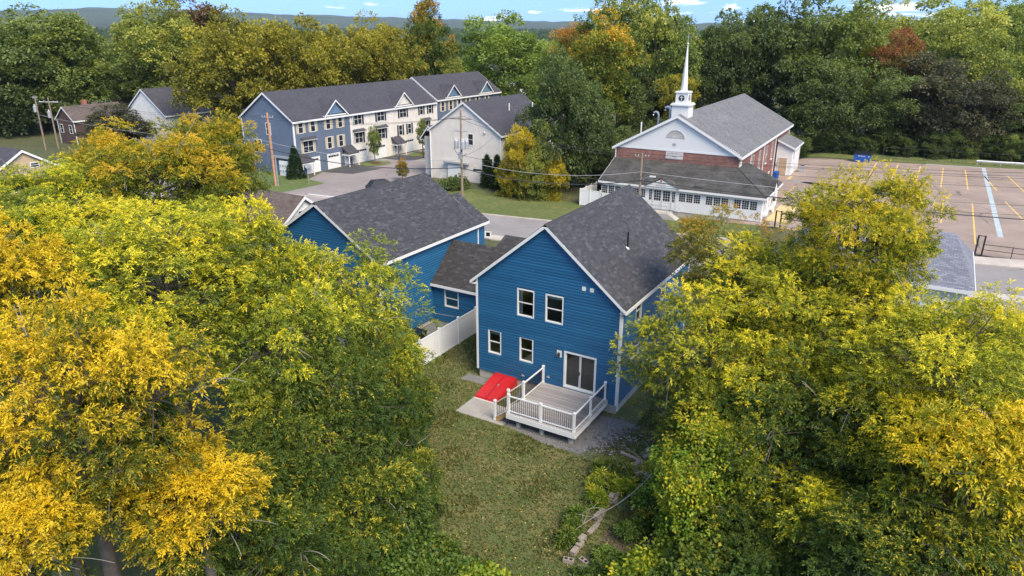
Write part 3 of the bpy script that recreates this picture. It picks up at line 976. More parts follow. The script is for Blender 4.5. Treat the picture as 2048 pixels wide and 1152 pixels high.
# ------------------------------------------------------------------ blue house (left twin) and the link between them
LX = -17.1
H2 = thing('blue_house', 'blue clapboard house joined to its twin by a low wing, ridge half hidden by trees', 'house', (LX, 0, 0))
W2, D2, ZE2, ZR2, XR2 = 9.7, 11.3, 6.12, 9.22, 4.8
MB().box(.05, .05, -.6, W2 - .05, D2 - .05, .35).build('foundation', M['concrete'], H2)
rear2 = [(8.9, 9.55, 4.3, 5.75), (5.6, 6.6, 4.1, 5.6), (2.4, 3.4, 4.1, 5.6), (6.2, 7.2, 1.4, 2.9), (2.0, 3.0, 1.4, 2.9)]
panel('wall', M['bluewall'], H2, (0, 0), 0, W2, .35, ZE2, rear2, (XR2, ZR2 - .12))
panel('wall', M['bluewall'], H2, (W2, 0), 90, D2, .35, ZE2)
panel('wall', M['bluewall'], H2, (W2, D2), 180, W2, .35, ZE2, [], (W2 - XR2, ZR2 - .12))
panel('wall', M['bluewall'], H2, (0, D2), -90, D2, .35, ZE2)
clad(H2, (0, 0), 0, W2, .33, ZE2, M['blue'], holes=rear2, gable=(XR2, ZR2 - .12))
clad(H2, (W2, 0), 90, D2 + .0, .33, ZE2, M['blue'])
for h in rear2: window(H2, (0, 0), 0, *h)
MB().box(.16, 2.5, .4, W2 - .16, 2.6, 6).build('partition', M['interior'], H2)
for x, y in ((W2 + .005, -.005), (-.005, -.005), (W2 + .005, D2)): corner(H2, x, y, .33, ZE2 - .1)
gable_roof(H2, 0, W2, 0, D2, ZE2, ZR2, .3, .27, M['roofbase'], tabs=('shingle', 300, 0), xr=XR2)
# front bay that carries the right-hand slope further out
g2 = gable_roof(H2, 4.9, W2, D2 + .3, D2 + 1.1, ZE2, 7.75, .3, .1, M['roofbase'], tabs=('shingle', 0, 0), xr=7.2, name='bay_roof')
MB().box(5.0, D2 - .01, .35, W2 - .02, D2 + 1.0, ZE2 - .05).build('bay_wall', M['blue'], H2)

GW = thing('garage_wing', 'low blue connecting wing with one window between the two blue houses', 'garage', (-7.4, 5.5, 0))
panel('wall', M['bluewall'], GW, (.02, 0), 0, 7.34, .25, 3.0, [(1.0, 2.2, 1.4, 2.72)])
clad(GW, (.02, 0), 0, 7.34, .24, 3.05, M['blue'], holes=[(1.0, 2.2, 1.4, 2.72)])
MB().box(.02, .02, -.4, 7.36, 7.5, .24).build('foundation', M['concrete'], GW)
window(GW, (.02, 0), 0, 1.0, 2.2, 1.4, 2.72)
MB().box(.02, 3.2, .3, 7.36, 3.3, 2.9).build('partition', M['interior'], GW)
MB().box(.02, 5.0, .25, 7.36, 7.4, 3.1).build('front_wall', M['blue'], GW)
a_ = MB().prism([(.02, -.3, 3.0), (.02, 2.5, 5.46), (.02, 5.3, 3.0), (.02, 5.3, 2.86), (.02, 2.5, 5.3), (.02, -.3, 2.86)], (7.34, 0, 0)).build('roof', M['roofbase'], GW)
MB().box(.02, -.35, 2.84, 7.36, -.3, 3.02).build('fascia', M['white'], a_)
s2 = math.hypot(2.8, 2.46)
shingles(a_, (.02, -.32, 3.0), (1, 0, 0), (0, 2.8 / s2, 2.46 / s2), 7.34, s2, M['shingle2'], n_ind=280, seed=9, world=(-7.4, 5.5, 0))
b_ = MB().prism([(1.9, 3.6, 3.72), (1.9, 6.7, 5.08), (1.9, 9.8, 3.72), (1.9, 9.8, 3.58), (1.9, 6.7, 4.94), (1.9, 3.6, 3.58)], (5.45, 0, 0)).build('roof', M['roofbase'], GW)
s2 = math.hypot(3.1, 1.36)
shingles(b_, (1.9, 3.6, 3.72), (1, 0, 0), (0, 3.1 / s2, 1.36 / s2), 5.45, s2, M['shingle2'], n_ind=0, seed=12)
MB().box(1.95, 7.4, -.6, 7.34, 9.6, 3.75).build('front_wall', M['blue'], GW)

# ------------------------------------------------------------------ white fence in line with the houses' gap
def fence(name, label, x0, y0, x1, y1, h=1.83, npan=3, gate=False):
    dx, dy = x1 - x0, y1 - y0
    ln = math.hypot(dx, dy); rz = math.degrees(math.atan2(dy, dx))
    f = thing(name, label, 'fence', (x0, y0, gzf(x0, y0)), rz)
    pl = ln / npan
    for i in range(npan + 1):
        p = MB().box(i * pl - .065, -.065, -.1, i * pl + .065, .065, h + .06).build('post', M['white'], f)
        MB().box(i * pl - .085, -.085, h + .06, i * pl + .085, .085, h + .09).prism([(i * pl - .06, -.06, h + .09), (i * pl + .06, -.06, h + .09), (i * pl + .06, .06, h + .09), (i * pl - .06, .06, h + .09)], (0, 0, .04)).build('post_cap', M['white'], p)
    for i in range(npan):
        a, b = i * pl + .066, (i + 1) * pl - .066
        piece('rail', M['white'], f, (a, -.03, h - .1), (b, .03, h)); piece('rail', M['white'], f, (a, -.03, .05), (b, .03, .17))
        n = int((b - a) / .152); w_ = (b - a) / n
        for j in range(n):
            piece('plank', M['white'], f, (a + j * w_ + .004, -.012, .171), (a + (j + 1) * w_ - .004, .012, h - .101))
    return f


fence('vinyl_fence', 'white vinyl privacy fence between the two blue houses', -3.7, -3.05, -3.7, 5.35, npan=4)
fence('vinyl_fence', 'white vinyl privacy fence crossing behind the left blue house under the trees', -12.5, -3.05, -3.85, -3.05, npan=4)
BB = thing('trash_bin', 'black bin with a red label standing behind the white fence', 'bin', (-6.1, 2.0, .02))
MB().prism([(-.4, -.35, 0), (.4, -.35, 0), (.46, -.35, .8), (-.46, -.35, .8)], (0, .7, 0)).build('body', M['black'], BB)
MB().box(-.5, -.4, .8, .5, .4, .86).build('lid', M['black'], BB)
MB().box(.2, -.36, .4, .35, -.351, .6).build('sticker', M['red'], BB)

# ------------------------------------------------------------------ church
CH = thing('church', 'red brick church with white gable, grey roof and glazed front porch', 'church', (1.75, 53.0, 0), 1.2)
cw, cl, ce, cp, cb = 15.2, 35.0, 6.0, 10.1, -1.6
holesS = []
side_w = [(8.6, 2.3, 4.7), (12.9, 2.3, 4.7), (17.6, 2.3, 4.7), (21.6, 2.3, 4.7)]
holesS = [(y - .55, y + .55, a, b) for y, a, b in side_w] + [(9.6, 10.6, -.1, .6), (20.6, 21.6, -.1, .6)]
panel('wall', M['brick'], CH, (-cw, 0), 0, cw, cb, 5.75)
panel('wall', M['brickS'], CH, (0, 0), 90, cl, cb, ce - .05, holesS)
panel('wall', M['brickS'], CH, (0, cl), 180, cw, cb, ce, [], (cw / 2, cp - .15))
panel('wall', M['brickS'], CH, (-cw, cl), -90, cl, cb, ce - .05)
MB().prism([(-cw, .02, 5.75), (0, .02, 5.75), (0, .02, ce), (-cw / 2, .02, cp - .12), (-cw, .02, ce)], (0, .12, 0)).build('gable_wall', M['churchwhite'], CH)
clad(CH, (-cw, .0), 0, cw, 5.95, 6.05, M['churchwhite'], expo=.125, gable=(cw / 2, cp - .15), name='clapboard')
MB().box(-cw - .05, -.06, 5.72, .05, .015, 5.97).build('frieze_board', M['white'], CH)
CR = gable_roof(CH, -cw, 0, 0, cl, ce, cp, .45, .35, M['churchroof'], rake=.32, th=.22)
for y, a, b in side_w:
    window(CH, (0, 0), 90, y - .55, y + .55, a, b, glass='darkglass', mullion=1, case=.06, out=-.022, deep=False, sill=True)
for y in (9.6, 20.6): window(CH, (0, 0), 90, y, y + 1.0, -.1, .6, glass='darkglass', rail=False, mullion=1, case=.08)
for y in (6.9, 15.3, 23.6, 34.7):
    MB().box(.02, y - .06, -1.2, .13, y + .06, ce - .25).build('downspout', M['white'], CH)
MB().box(-cw - .13, -.1, -1, -cw - .02, .02, 5.8).build('downspout', M['white'], CH)
# fan louvre, small vent, name stone
fan = MB()
pts = [(-7.72 + 1.12 * math.cos(math.pi * i / 20), -.05, 7.25 + 1.0 * math.sin(math.pi * i / 20)) for i in range(21)]
fan.prism(pts, (0, .05, 0))
FN = fan.build('fan_louvre', M['louvre'], CH)
for i in range(9):
    a = math.pi * (i + 1) / 10
    MB().tube([(-7.72 + .2 * math.cos(a), -.06, 7.28 + .18 * math.sin(a)), (-7.72 + 1.06 * math.cos(a), -.06, 7.25 + .94 * math.sin(a))], .018, 4).build('louvre_rib', M['offwhite'], FN)
MB().tube([(-7.72 + 1.14 * math.cos(math.pi * i / 20), -.05, 7.25 + 1.02 * math.sin(math.pi * i / 20)) for i in range(21)] , .05, 5).build('louvre_rim', M['louvre'], FN)
MB().box(-8.02, -.06, 6.36, -7.58, -.01, 6.68).build('gable_vent', M['galv'], CH)
SG = MB().box(-8.75, -.07, 4.78, -6.6, .0, 5.68).build('name_stone', M['louvre'], CH)


def text(body, size, parent, loc, mat, rot=(90, 0, 0), spin=0.0, name='lettering', ext=.004):
    c = bpy.data.curves.new('lettering', 'FONT'); c.body = body; c.size = size; c.align_x = 'CENTER'; c.align_y = 'CENTER'; c.extrude = ext
    o = bpy.data.objects.new('tmp_text', c); COL.objects.link(o)
    dg = bpy.context.evaluated_depsgraph_get()
    me = bpy.data.meshes.new_from_object(o.evaluated_get(dg))
    bpy.data.objects.remove(o); bpy.data.curves.remove(c)
    me.materials.clear(); me.materials.append(mat)
    q = link(name, me, parent, loc)
    q.rotation_euler = (R(rot[0]), R(spin), R(rot[2]))
    return q


word = 'CALVARY BAPTIST'
for i, ch_ in enumerate(word):
    if ch_ == ' ': continue
    a = R(60) * (.5 - (i + .5) / len(word))
    text(ch_, .17, SG, (-7.68 - 1.75 * math.sin(a) * 1.05, -.075, 3.78 + 1.72 * math.cos(a)), M['black'], spin=-math.degrees(a), name='letter')
text('CHURCH', .17, SG, (-7.68, -.075, 5.12), M['black'])
# banner on the brick side
BN = MB().box(.02, .55, 4.2, .06, 1.75, 5.75).build('banner', M['offwhite'], CH)
MB().box(.06, .62, 4.95, .064, 1.68, 5.12).build('banner_stripe', M['walk'], BN)

# porch
PX0, PX1, PY, PE = -15.0, 4.1, -4.75, 2.28
pw = PX1 - PX0
MB().box(PX0, PY + .03, -1.9, PX1, .3, -.45).build('porch_foundation', M['concrete'], CH)
bays = [(-3.62, -1.02), (-.48, 2.16), (2.7, 5.34), (-10.2, -7.62), (-13.3, -10.75)]
ph = [(a - 1.75 - PX0, b - 1.75 - PX0, .70, 1.82) for a, b in bays] + [(-7.3 - 1.75 - PX0, -3.92 - 1.75 - PX0, -.42, 1.95)]
panel('porch_wall', M['churchwhite'], CH, (PX0, PY), 0, pw, -.45, PE, ph)
clad(CH, (PX0, PY), 0, pw, -.45, PE - .05, M['churchwhite'], holes=ph, expo=.125, name='clapboard')
for h in ph[:5]:
    for i in range(3):
        w_ = (h[1] - h[0]) / 3
        window(CH, (PX0, PY), 0, h[0] + i * w_, h[0] + (i + 1) * w_, h[2], h[3], glass='darkglass', rail=False, cols=3, rows=4, case=.06)
dx0 = ph[5][0]
for i, (a, b) in enumerate(((0, .55), (.6, 1.65), (1.7, 2.75), (2.8, 3.35))):
    dd = window(CH, (PX0, PY), 0, dx0 + a, dx0 + b, -.4, 1.93, glass='darkglass', rail=False, cols=3 if i in (1, 2) else 2, rows=7, case=.09, name='porch_door' if i in (1, 2) else 'side_light')
    MB().box(.09, -.02, .09, b - a - .09, .0, .95).build('door_panel', M['white'], dd)
# right flank of the porch and its rear
fl = [(.6, 1.4, .3, 1.9), (1.7, 2.5, .3, 1.9), (3.4, 4.2, .3, 1.9), (5.4, 6.2, .3, 1.9), (6.6, 7.4, .3, 1.9)]
panel('porch_wall', M['churchwhite'], CH, (PX1, PY), 90, 9.3, -.45, PE, fl)
for h in fl: window(CH, (PX1, PY), 90, *h, glass='darkglass', case=.07)
MB().box(PX0 + .1, PY + 2.5, -.4, PX1 - .6, PY + 2.55, PE).build('porch_partition', M['interior'], CH)
MB().box(0, 4.45, -1.2, PX1, 4.55, PE).build('porch_wall', M['churchwhite'], CH)
MB().prism([(PX0 - .02, PY + .1, -.45), (PX0 - .02, 0, -.45), (PX0 - .02, 0, 4.2), (PX0 - .02, PY + .1, 2.25)], (.12, 0, 0)).build('porch_wall', M['churchwhite'], CH)
EX, EY, PT = PX1 + .4, PY - .35, 4.45
pr = MB()
A = (PX0 - .35, EY, 2.32); B = (EX, EY, 2.32); Cc = (0.0, 0.0, PT); D_ = (PX0 - .35, 0, PT); E_ = (EX, 4.9, 2.32); F_ = (0, 4.9, PT)
pr.add([A, B, Cc, D_, E_, F_] + [(q[0], q[1], q[2] - .16) for q in (A, B, Cc, D_, E_, F_)],
       [(0, 1, 2, 3), (1, 4, 5, 2), (9, 8, 7, 6), (8, 11, 10, 7), (0, 6, 7, 1), (1, 7, 10, 4), (4, 10, 11, 5), (3, 9, 6, 0)])
PR = pr.build('porch_roof', M['mossroof'], CH)
MB().box(PX0 - .37, EY - .06, 2.06, EX + .06, EY, 2.28).build('fascia', M['white'], PR)
MB().box(EX, EY, 2.06, EX + .06, 4.9, 2.28).build('fascia', M['white'], PR)
MB().box(PX0 - .37, EY, 2.02, EX, PY + .02, 2.06).build('soffit', M['white'], PR)
MB().box(PX1 - .02, PY, 2.02, EX, 4.9, 2.06).build('soffit', M['white'], PR)
MB().prism([(PX0 - .4, EY, 2.30), (PX0 - .4, 0, PT - .02), (PX0 - .4, 0, PT - .26), (PX0 - .4, EY, 2.08)], (.04, 0, 0)).build('rake_board', M['white'], PR)
MB().tube([(EX, EY, 2.35), (0, 0, PT + .02)], .05, 5).build('hip_cap', M['mossroof'], PR)
# entrance pediment
pd = MB().prism([(-9.3, EY - .15, 2.32), (-5.35, EY - .15, 2.32), (-7.4, EY - .15, 3.25)], (0, .2, 0)).build('pediment', M['white'], PR)
MB().add([(-9.45, EY - .25, 2.28), (-7.4, EY - .25, 3.38), (-5.2, EY - .25, 2.28), (-7.4, -2.55, 3.38), (-9.45, EY + .02, 2.33), (-5.2, EY + .02, 2.33)], [(0, 1, 3, 4), (1, 2, 5, 3)]).build('pediment_roof', M['mossroof'], PR)
MB().prism([(-7.4 + .62 * math.cos(math.pi * i / 12), EY - .17, 2.42 + .42 * math.sin(math.pi * i / 12)) for i in range(13)], (0, .015, 0)).build('fan_panel', M['louvre'], pd)
MB().lathe([(.02, 0), (.10, .02), (.10, .12), (.02, .2)], 8, (-7.4, EY - .22, 3.0)).build('alarm_bell', M['red'], pd)
# little gable on the flank
MB().prism([(EX + .03, -.9, 2.34), (EX + .03, 1.1, 2.34), (EX + .03, .1, 3.35)], (-.1, 0, 0)).build('flank_gable', M['white'], PR)
MB().add([(EX + .1, -1.1, 2.3), (EX + .1, .1, 3.45), (EX + .1, 1.3, 2.3), (1.9, .1, 3.47), (EX - .1, -1.1, 2.36), (EX - .1, 1.3, 2.36)], [(0, 1, 3, 4), (1, 2, 5, 3)]).build('flank_roof', M['mossroof'], PR)
for y in (-3.4, .2):
    fb = MB().box(PX1 + .02, y - .5, .0, PX1 + .35, y + .9, .25).build('flower_box', M['white'], CH)
# steps and ramp rail
RP = thing('entrance_ramp', 'concrete entrance ramp with metal handrails before the church doors', 'ramp', (-6.6, 48.0, -1.1))
MB().prism([(-2.2, -.1, -.2), (2.6, -.1, -.2), (2.6, -.1, .62), (-2.2, -.1, .62)], (0, -1.7, 0)).build('landing', M['concrete'], RP)
MB().add([(2.6, -1.8, -.2), (2.6, -.6, -.2), (2.6, -.6, .6), (2.6, -1.8, .6), (3.6, -1.8, -.2), (3.6, -.6, -.2), (3.6, -.6, .05), (3.6, -1.8, .05)], [(0, 1, 2, 3), (3, 2, 6, 7), (4, 7, 6, 5), (0, 3, 7, 4), (1, 5, 6, 2)]).build('ramp', M['concrete'], RP)
for yy in (-1.72, -.2):
    for x in (-2, -.5, 1, 2.4): MB().tube([(x, yy, .62), (x, yy, 1.55)], .025, 6).build('baluster', M['galv'], RP)
    for z in (1.1, 1.55): MB().tube([(-2, yy, z), (2.4, yy, z), (3.5, yy, z - .5)], .028, 6).build('handrail', M['galv'], RP)
for x in (1.75,):
    fr_ = thing('metal_frame', 'small grey metal frame on the grass below the church windows', 'stand', (x, 46.9, -1.08))
    MB().tube([(-.25, 0, -.1), (-.25, 0, 1.0), (.35, 0, 1.0), (.35, 0, -.1)], .03, 6).build('hoop', M['galv'], fr_)
    MB().tube([(-.25, 0, .6), (.35, 0, .6)], .02, 6).build('crossbar', M['galv'], fr_)
# steeple
ST = thing('steeple', 'white church steeple with louvred lantern, slim spire and cross', 'steeple', (-6.05, 54.9, 9.2), 1.2)
MB().box(-1.02, -1.02, -.6, 1.02, 1.02, 1.85).build('base', M['churchwhite'], ST)
MB().box(-1.2, -1.2, 1.85, 1.2, 1.2, 2.0).box(-1.1, -1.1, 2.0, 1.1, 1.1, 2.12).build('cornice', M['churchwhite'], ST)
LN = MB().box(-.74, -.74, 2.12, .74, .74, 3.32).build('lantern', M['churchwhite'], ST)
MB().box(-.84, -.84, 3.32, .84, .84, 3.42).box(-.78, -.78, 3.42, .78, .78, 3.5).build('cornice', M['churchwhite'], ST)
for (ax, sgn) in (('y', -1), ('x', 1)):
    m = MB(); ring = MB()
    n_ = 20
    p_ = []
    for i in range(n_):
        a = 2 * math.pi * i / n_
        p_.append((.36 * math.cos(a), sgn * .75, 2.72 + .36 * math.sin(a)) if ax == 'y' else (sgn * .75, .36 * math.cos(a), 2.72 + .36 * math.sin(a)))
    m.prism(p_, (0, sgn * .02, 0) if ax == 'y' else (sgn * .02, 0, 0))
    cf = m.build('clock_disc', M['black'], ST)
    if ax == 'y':
        MB().box(-.035, -.80, 2.42, .035, -.772, 3.0).box(-.2, -.80, 2.76, .2, -.773, 2.83).build('cross_emblem', M['white'], cf)
    else:
        MB().box(.772, -.035, 2.42, .80, .035, 3.0).box(.773, -.2, 2.76, .80, .2, 2.83).build('cross_emblem', M['white'], cf)
MB().tube([(0, 0, 3.5), (0, 0, 3.62), (0, 0, 8.85)], [.50, .42, .045], 8).build('spire', M['churchwhite'], ST)
MB().lathe([(.02, 8.82), (.13, 8.88), (.13, 8.96), (.02, 9.02)], 8).build('ball', M['churchwhite'], ST)
MB().box(-.03, -.03, 9.0, .03, .03, 10.05).box(-.28, -.028, 9.62, .28, .028, 9.68).build('cross', M['galv'], ST)
# roof pipes on the far slope
for x, y, z, h, rr, hook in ((-12.9, 2.2, 7.2, 1.5, .10, 0), (-11.0, 3.0, 8.2, 1.4, .14, 1), (-9.7, 3.6, 8.8, 1.4, .2, 1), (-8.6, 2.4, 9.4, .7, .08, 0)):
    p_ = [(0, 0, -.3), (0, 0, h)]
    if hook: p_ += [(-.12, 0, h + .28), (-.38, 0, h + .36), (-.62, 0, h + .24), (-.7, 0, h - .05)]
    MB().tube(p_, rr, 8).build('roof_pipe', M['galv' if hook else 'white'], CH, (x, y, z))
# annex at the back
AN = thing('church_annex', 'white clapboard stair annex with tan door on the church side', 'annex', (1.75, 53.0, 0), 1.2)
ax0, ax1, ay0, ay1 = .16, 2.35, 24.9, 32.2
MB().prism([(ax0, ay0, -1.2), (ax1, ay0, -1.2), (ax1, ay0, 3.6), (ax0, ay0, 4.6)], (0, ay1 - ay0, 0)).build('wall', M['annexwhite'], AN)
MB().add([(ax0, ay0 - .25, 4.72), (ax1 + .35, ay0 - .25, 3.58), (ax1 + .35, ay1 + .2, 3.58), (ax0, ay1 + .2, 4.72), (ax0, ay0 - .25, 4.58), (ax1 + .35, ay0 - .25, 3.44), (ax1 + .35, ay1 + .2, 3.44), (ax0, ay1 + .2, 4.58)],
         [(0, 1, 2, 3), (7, 6, 5, 4), (0, 4, 5, 1), (1, 5, 6, 2), (2, 6, 7, 3), (3, 7, 4, 0)]).build('roof', M['churchroof'], AN)
MB().prism([(ax0, ay0 - .29, 4.70), (ax1 + .37, ay0 - .29, 3.56), (ax1 + .37, ay0 - .29, 3.3), (ax0, ay0 - .29, 4.44)], (0, .036, 0)).build('rake_board', M['white'], AN)
MB().box(ax1 + .352, ay0 - .25, 3.3, ax1 + .40, ay1 + .2, 3.57).build('fascia', M['white'], AN)
dr = MB().box(.62, ay0 - .05, -.45, 1.72, ay0 - .002, 2.05).build('door', M['doortan'], AN)
MB().box(.55, ay0 - .06, -.45, .62, ay0 - .001, 2.12).box(1.72, ay0 - .06, -.45, 1.79, ay0 - .001, 2.12).box(.55, ay0 - .061, 2.05, 1.79, ay0 - .0015, 2.13).build('door_frame', M['offwhite'], dr)
MB().box(1.58, ay0 - .1, .5, 1.66, ay0 - .05, .6).build('handle', M['black'], dr)
window(AN, (ax1, ay0), 90, 1.2, 2.0, 1.7, 3.0, glass='darkglass', deep=False)
MB().box(.25, ay0 - .06, .9, .36, ay0 - .003, 1.1).build('call_box', M['black'], AN)
HV = thing('heat_pump', 'grey outdoor air unit beside the white annex wall', 'air conditioner', (4.6, 82.0, -.4), 1.2)
MB().box(-.35, -.45, 0, .35, .45, .9).build('casing', M['galv'], HV)
MB().lathe([(.3, .9), (.3, .93)], 16).build('fan_grille', M['black'], HV)

# ------------------------------------------------------------------ townhouse row
TH = thing('townhouse_row', 'long three storey townhouse row, slate blue end unit then cream units with garages', 'townhouses', (-59.7, 42.2, -1.1))
tw, te, tr_, tb = 10.9, 8.2, 11.9, -.5
UN = [(0, 11.9, 'townblue'), (11.9, 35.0, 'cream'), (35.0, 57.4, 'townblue')]
for y0, y1, mt in UN:
    holes = []
    for yy in (y0, y1):
        pass
    MB().box(-tw, y0 + .003, tb, 0, y1 - .003, te - .05).build('wall', M[mt], TH)
MB().prism([(-tw, .003, te - .05), (0, .003, te - .05), (-tw / 2, .003, tr_ - .15)], (0, .2, 0)).build('gable_wall', M['townblue'], TH)
MB().prism([(-tw, 57.2, te - .05), (0, 57.2, te - .05), (-tw / 2, 57.2, tr_ - .15)], (0, .197, 0)).build('gable_wall', M['townblue'], TH)
gable_roof(TH, -tw, 0, 0, 34.6, te, tr_, .35, .3, M['townroof'], rake=.28)
gable_roof(TH, -tw, 0, 35.3, 57.4, te + .35, tr_ + .35, .35, .3, M['townroof'], rake=.28)
for y in (0.02, 12.4, 22.2, 35.0):
    MB().box(.01, y, 0, .12, y + .14, te - .2).build('downspout' if y > 1 else 'corner_board', M['white'], TH)
for x in (-tw, 0): MB().box(x - .08, -.05, -.3, x + .08, .06, te - .2).build('corner_board', M['white'], TH)


def fwin(y, w_, z0, z1, mull=0, shutter=None, hood=False):
    o = window(TH, (0, 0), 90, y, y + w_, z0, z1, glass='darkglass', mullion=mull, deep=False, case=.09)
    if shutter:
        for a in (-.42, w_ + .04): MB().box(a, -.05, .0, a + .38, -.005, z1 - z0).build('shutter', M[shutter], o)
    if hood:
        MB().prism([(-.4, 0, z1 - z0 + .1), (-.4, -.55, z1 - z0 + .1), (-.4, -.5, z1 - z0 + .2), (-.4, 0, z1 - z0 + .5)], (w_ + .8, 0, 0)).build('hood', M['townroof'], o)
        MB().box(-.4, -.56, z1 - z0 + .03, w_ + .4, 0, z1 - z0 + .098).build('hood_trim', M['white'], o)
    return o


def garage(y, w_=2.6):
    o = MB().box(.005, y, .02, .05, y + w_, 2.25).build('garage_door', M['white'], TH)
    MB().box(.05, y - .12, .02, .08, y, 2.37).box(.05, y + w_, .02, .08, y + w_ + .12, 2.37).box(.05, y - .12, 2.25, .081, y + w_ + .12, 2.371).build('trim', M['offwhite'], o)
    for i in range(4): MB().box(.051, y + .15 + i * (w_ - .3) / 4, 1.8, .058, y + .05 + (i + 1) * (w_ - .3) / 4 + .05, 2.1).build('pane', M['darkglass'], o)
    for i in range(1, 4): MB().box(.0505, y + .03, i * .56, .056, y + w_ - .03, i * .56 + .02).build('panel_joint', M['louvre'], o)


def porch(y, w_=2.4):
    o = MB().prism([(0, y, 2.75), (1.5, y, 1.95), (1.5, y, 2.08), (0, y, 3.15)], (0, w_, 0)).build('porch_roof', M['townroof'], TH)
    MB().box(.0, y - .04, 1.8, 1.5, y - .001, 1.95).box(1.46, y, 1.8, 1.52, y + w_, 1.948).build('beam', M['white'], o)
    for yy in (y + .08, y + w_ - .2): MB().box(1.3, yy, -.1, 1.42, yy + .12, 1.8).build('column', M['white'], o)
    dd = MB().box(.004, y + .5, .05, .06, y + 1.5, 2.1).build('front_door', M['white'], TH)
    MB().box(.06, y + .85, 1.2, .068, y + 1.15, 1.7).build('pane', M['darkglass'], dd)


for y, z0, z1 in ((.75, 6.1, 7.9), (3.2, 6.1, 7.9), (6.4, 6.1, 7.9), (9.0, 6.1, 7.9), (6.4, 3.15, 5.0), (8.9, 3.15, 5.0)):
    fwin(y + .2, 1.0, z0, z1, 0, 'shutter_tan')
fwin(1.6, 2.1, 3.15, 5.0, 1, 'shutter_tan', True)
garage(2.0); garage(6.4); porch(-.2); porch(9.6)
for y in (12.8, 18.4): fwin(y, 1.9, 6.1, 7.9, 1, 'shutter_dark')
for y in (12.8, 18.4): fwin(y, 1.9, 3.15, 4.95, 1, 'shutter_dark', True)
fwin(24.3, 1.9, 6.1, 7.9, 1, 'shutter_dark')
for y in (23.9, 26.4): fwin(y, 1.0, 3.15, 4.95, 0, 'shutter_dark')
for y in (30.0, 32.6): fwin(y, 1.0, 6.1, 7.9, 0, 'shutter_dark')
fwin(30.6, 1.9, 3.15, 4.95, 1, 'shutter_dark', True)
garage(12.9); garage(17.6); garage(25.4); garage(30.0); porch(21.7); porch(34.0)
for y in (36.6, 39.2, 42, 45, 48.5, 52): fwin(y, 1.0, 6.1, 7.9, 0, 'shutter_tan')
for y in (38, 43, 48, 53): fwin(y, 1.0, 3.15, 4.95, 0, 'shutter_tan'); garage(y - .6)
# windows on the end wall
window(TH, (-tw, 0), 0, 2.2, 3.9, 2.9, 4.9, glass='darkglass', mullion=1, deep=False, case=.09)
window(TH, (-tw, 0), 0, 5.2, 6.2, 5.7, 7.5, glass='darkglass', deep=False, case=.09)


def dormer(yc, w_, z0, h, mat):
    hw = w_ / 2
    dep = (h) / ((tr_ - te) / (tw / 2)) + .3
    o = MB().prism([(.06, yc - hw, z0), (.06, yc + hw, z0), (.06, yc, z0 + h)], (-.25, 0, 0)).build('dormer', M[mat], TH)
    MB().add([(.4, yc - hw - .3, z0 - .22), (.4, yc, z0 + h + .1), (.4, yc + hw + .3, z0 - .22), (-dep, yc, z0 + h + .1), (.1, yc - hw - .3, z0 - .1), (.1, yc + hw + .3, z0 - .1)], [(0, 1, 3, 4), (1, 2, 5, 3)]).build('dormer_roof', M['townroof'], o)
    for s in (-1, 1):
        MB().prism([(.40, yc + s * (hw + .3), z0 - .24), (.40, yc, z0 + h + .08), (.40, yc, z0 + h - .16), (.40, yc + s * (hw + .3), z0 - .46)], (.05, 0, 0)).build('rake_board', M['white'], o)
    MB().box(.05, yc - hw - .3, z0 - .3, .3, yc + hw + .3, z0 - .12).build('trim', M['white'], o)


dormer(8.7, 4.6, te + .15, 2.0, 'dormerblue'); dormer(25.4, 4.6, te + .15, 2.0, 'cream')
dormer(40.4, 4.6, te + .5, 2.0, 'dormerblue'); dormer(52, 4.6, te + .5, 2.0, 'dormerblue')
# board sign and meters at the end wall
MB().box(-4.6, -.5, 2.5, -1.2, -.02, 2.75).build('shed_hood', M['galv'], TH)
UM = thing('meter_bank', 'bank of utility meters on a white board at the slate blue end wall', 'meter', (-61.2, 41.3, -1.1))
MB().box(-1.2, 0, .0, 1.2, .2, 2.2).build('backboard', M['offwhite'], UM)
for i in range(4):
    for j in range(2): MB().lathe([(.12, 0), (.12, .2)], 8, (-.9 + .55 * i, -.03, .7 + .8 * j)).build('meter', M['galv'], UM)


# ------------------------------------------------------------------ plain gabled houses
def house(name, label, loc, w_, d_, ze, zr, wall, roof, ridge='y', rz=0.0, wins=(), trim='white', ov=.35, base=-.6, rake=.25):
    h = thing(name, label, 'house', loc, rz)
    MB().box(0, 0, base, w_, d_, ze - .03).build('wall', M[wall], h)
    for yy in (.002, d_ - .17):
        MB().prism([(0.001, yy, ze - .03), (w_ - .001, yy, ze - .03), (w_ / 2, yy, zr - .14)], (0, .168, 0)).build('gable_wall', M[wall], h)
    gable_roof(h, 0, w_, 0, d_, ze, zr, ov, ov * .8, M[roof], trim, rake=rake)
    for x in (0, w_):
        MB().box(x - .07, -.04, base, x + .07, .06, ze - .2).build('corner_board', M[trim], h)
    for (face, x0, x1, z0, z1, mull) in wins:
        org, rr = {'f': ((0, 0), 0), 'r': ((w_, 0), 90), 'l': ((0, d_), -90), 'b': ((w_, d_), 180)}[face]
        window(h, org, rr, x0, x1, z0, z1, trim=trim if trim != 'brown' else 'white', glass='darkglass', mullion=mull, deep=False, case=.09)
    return h


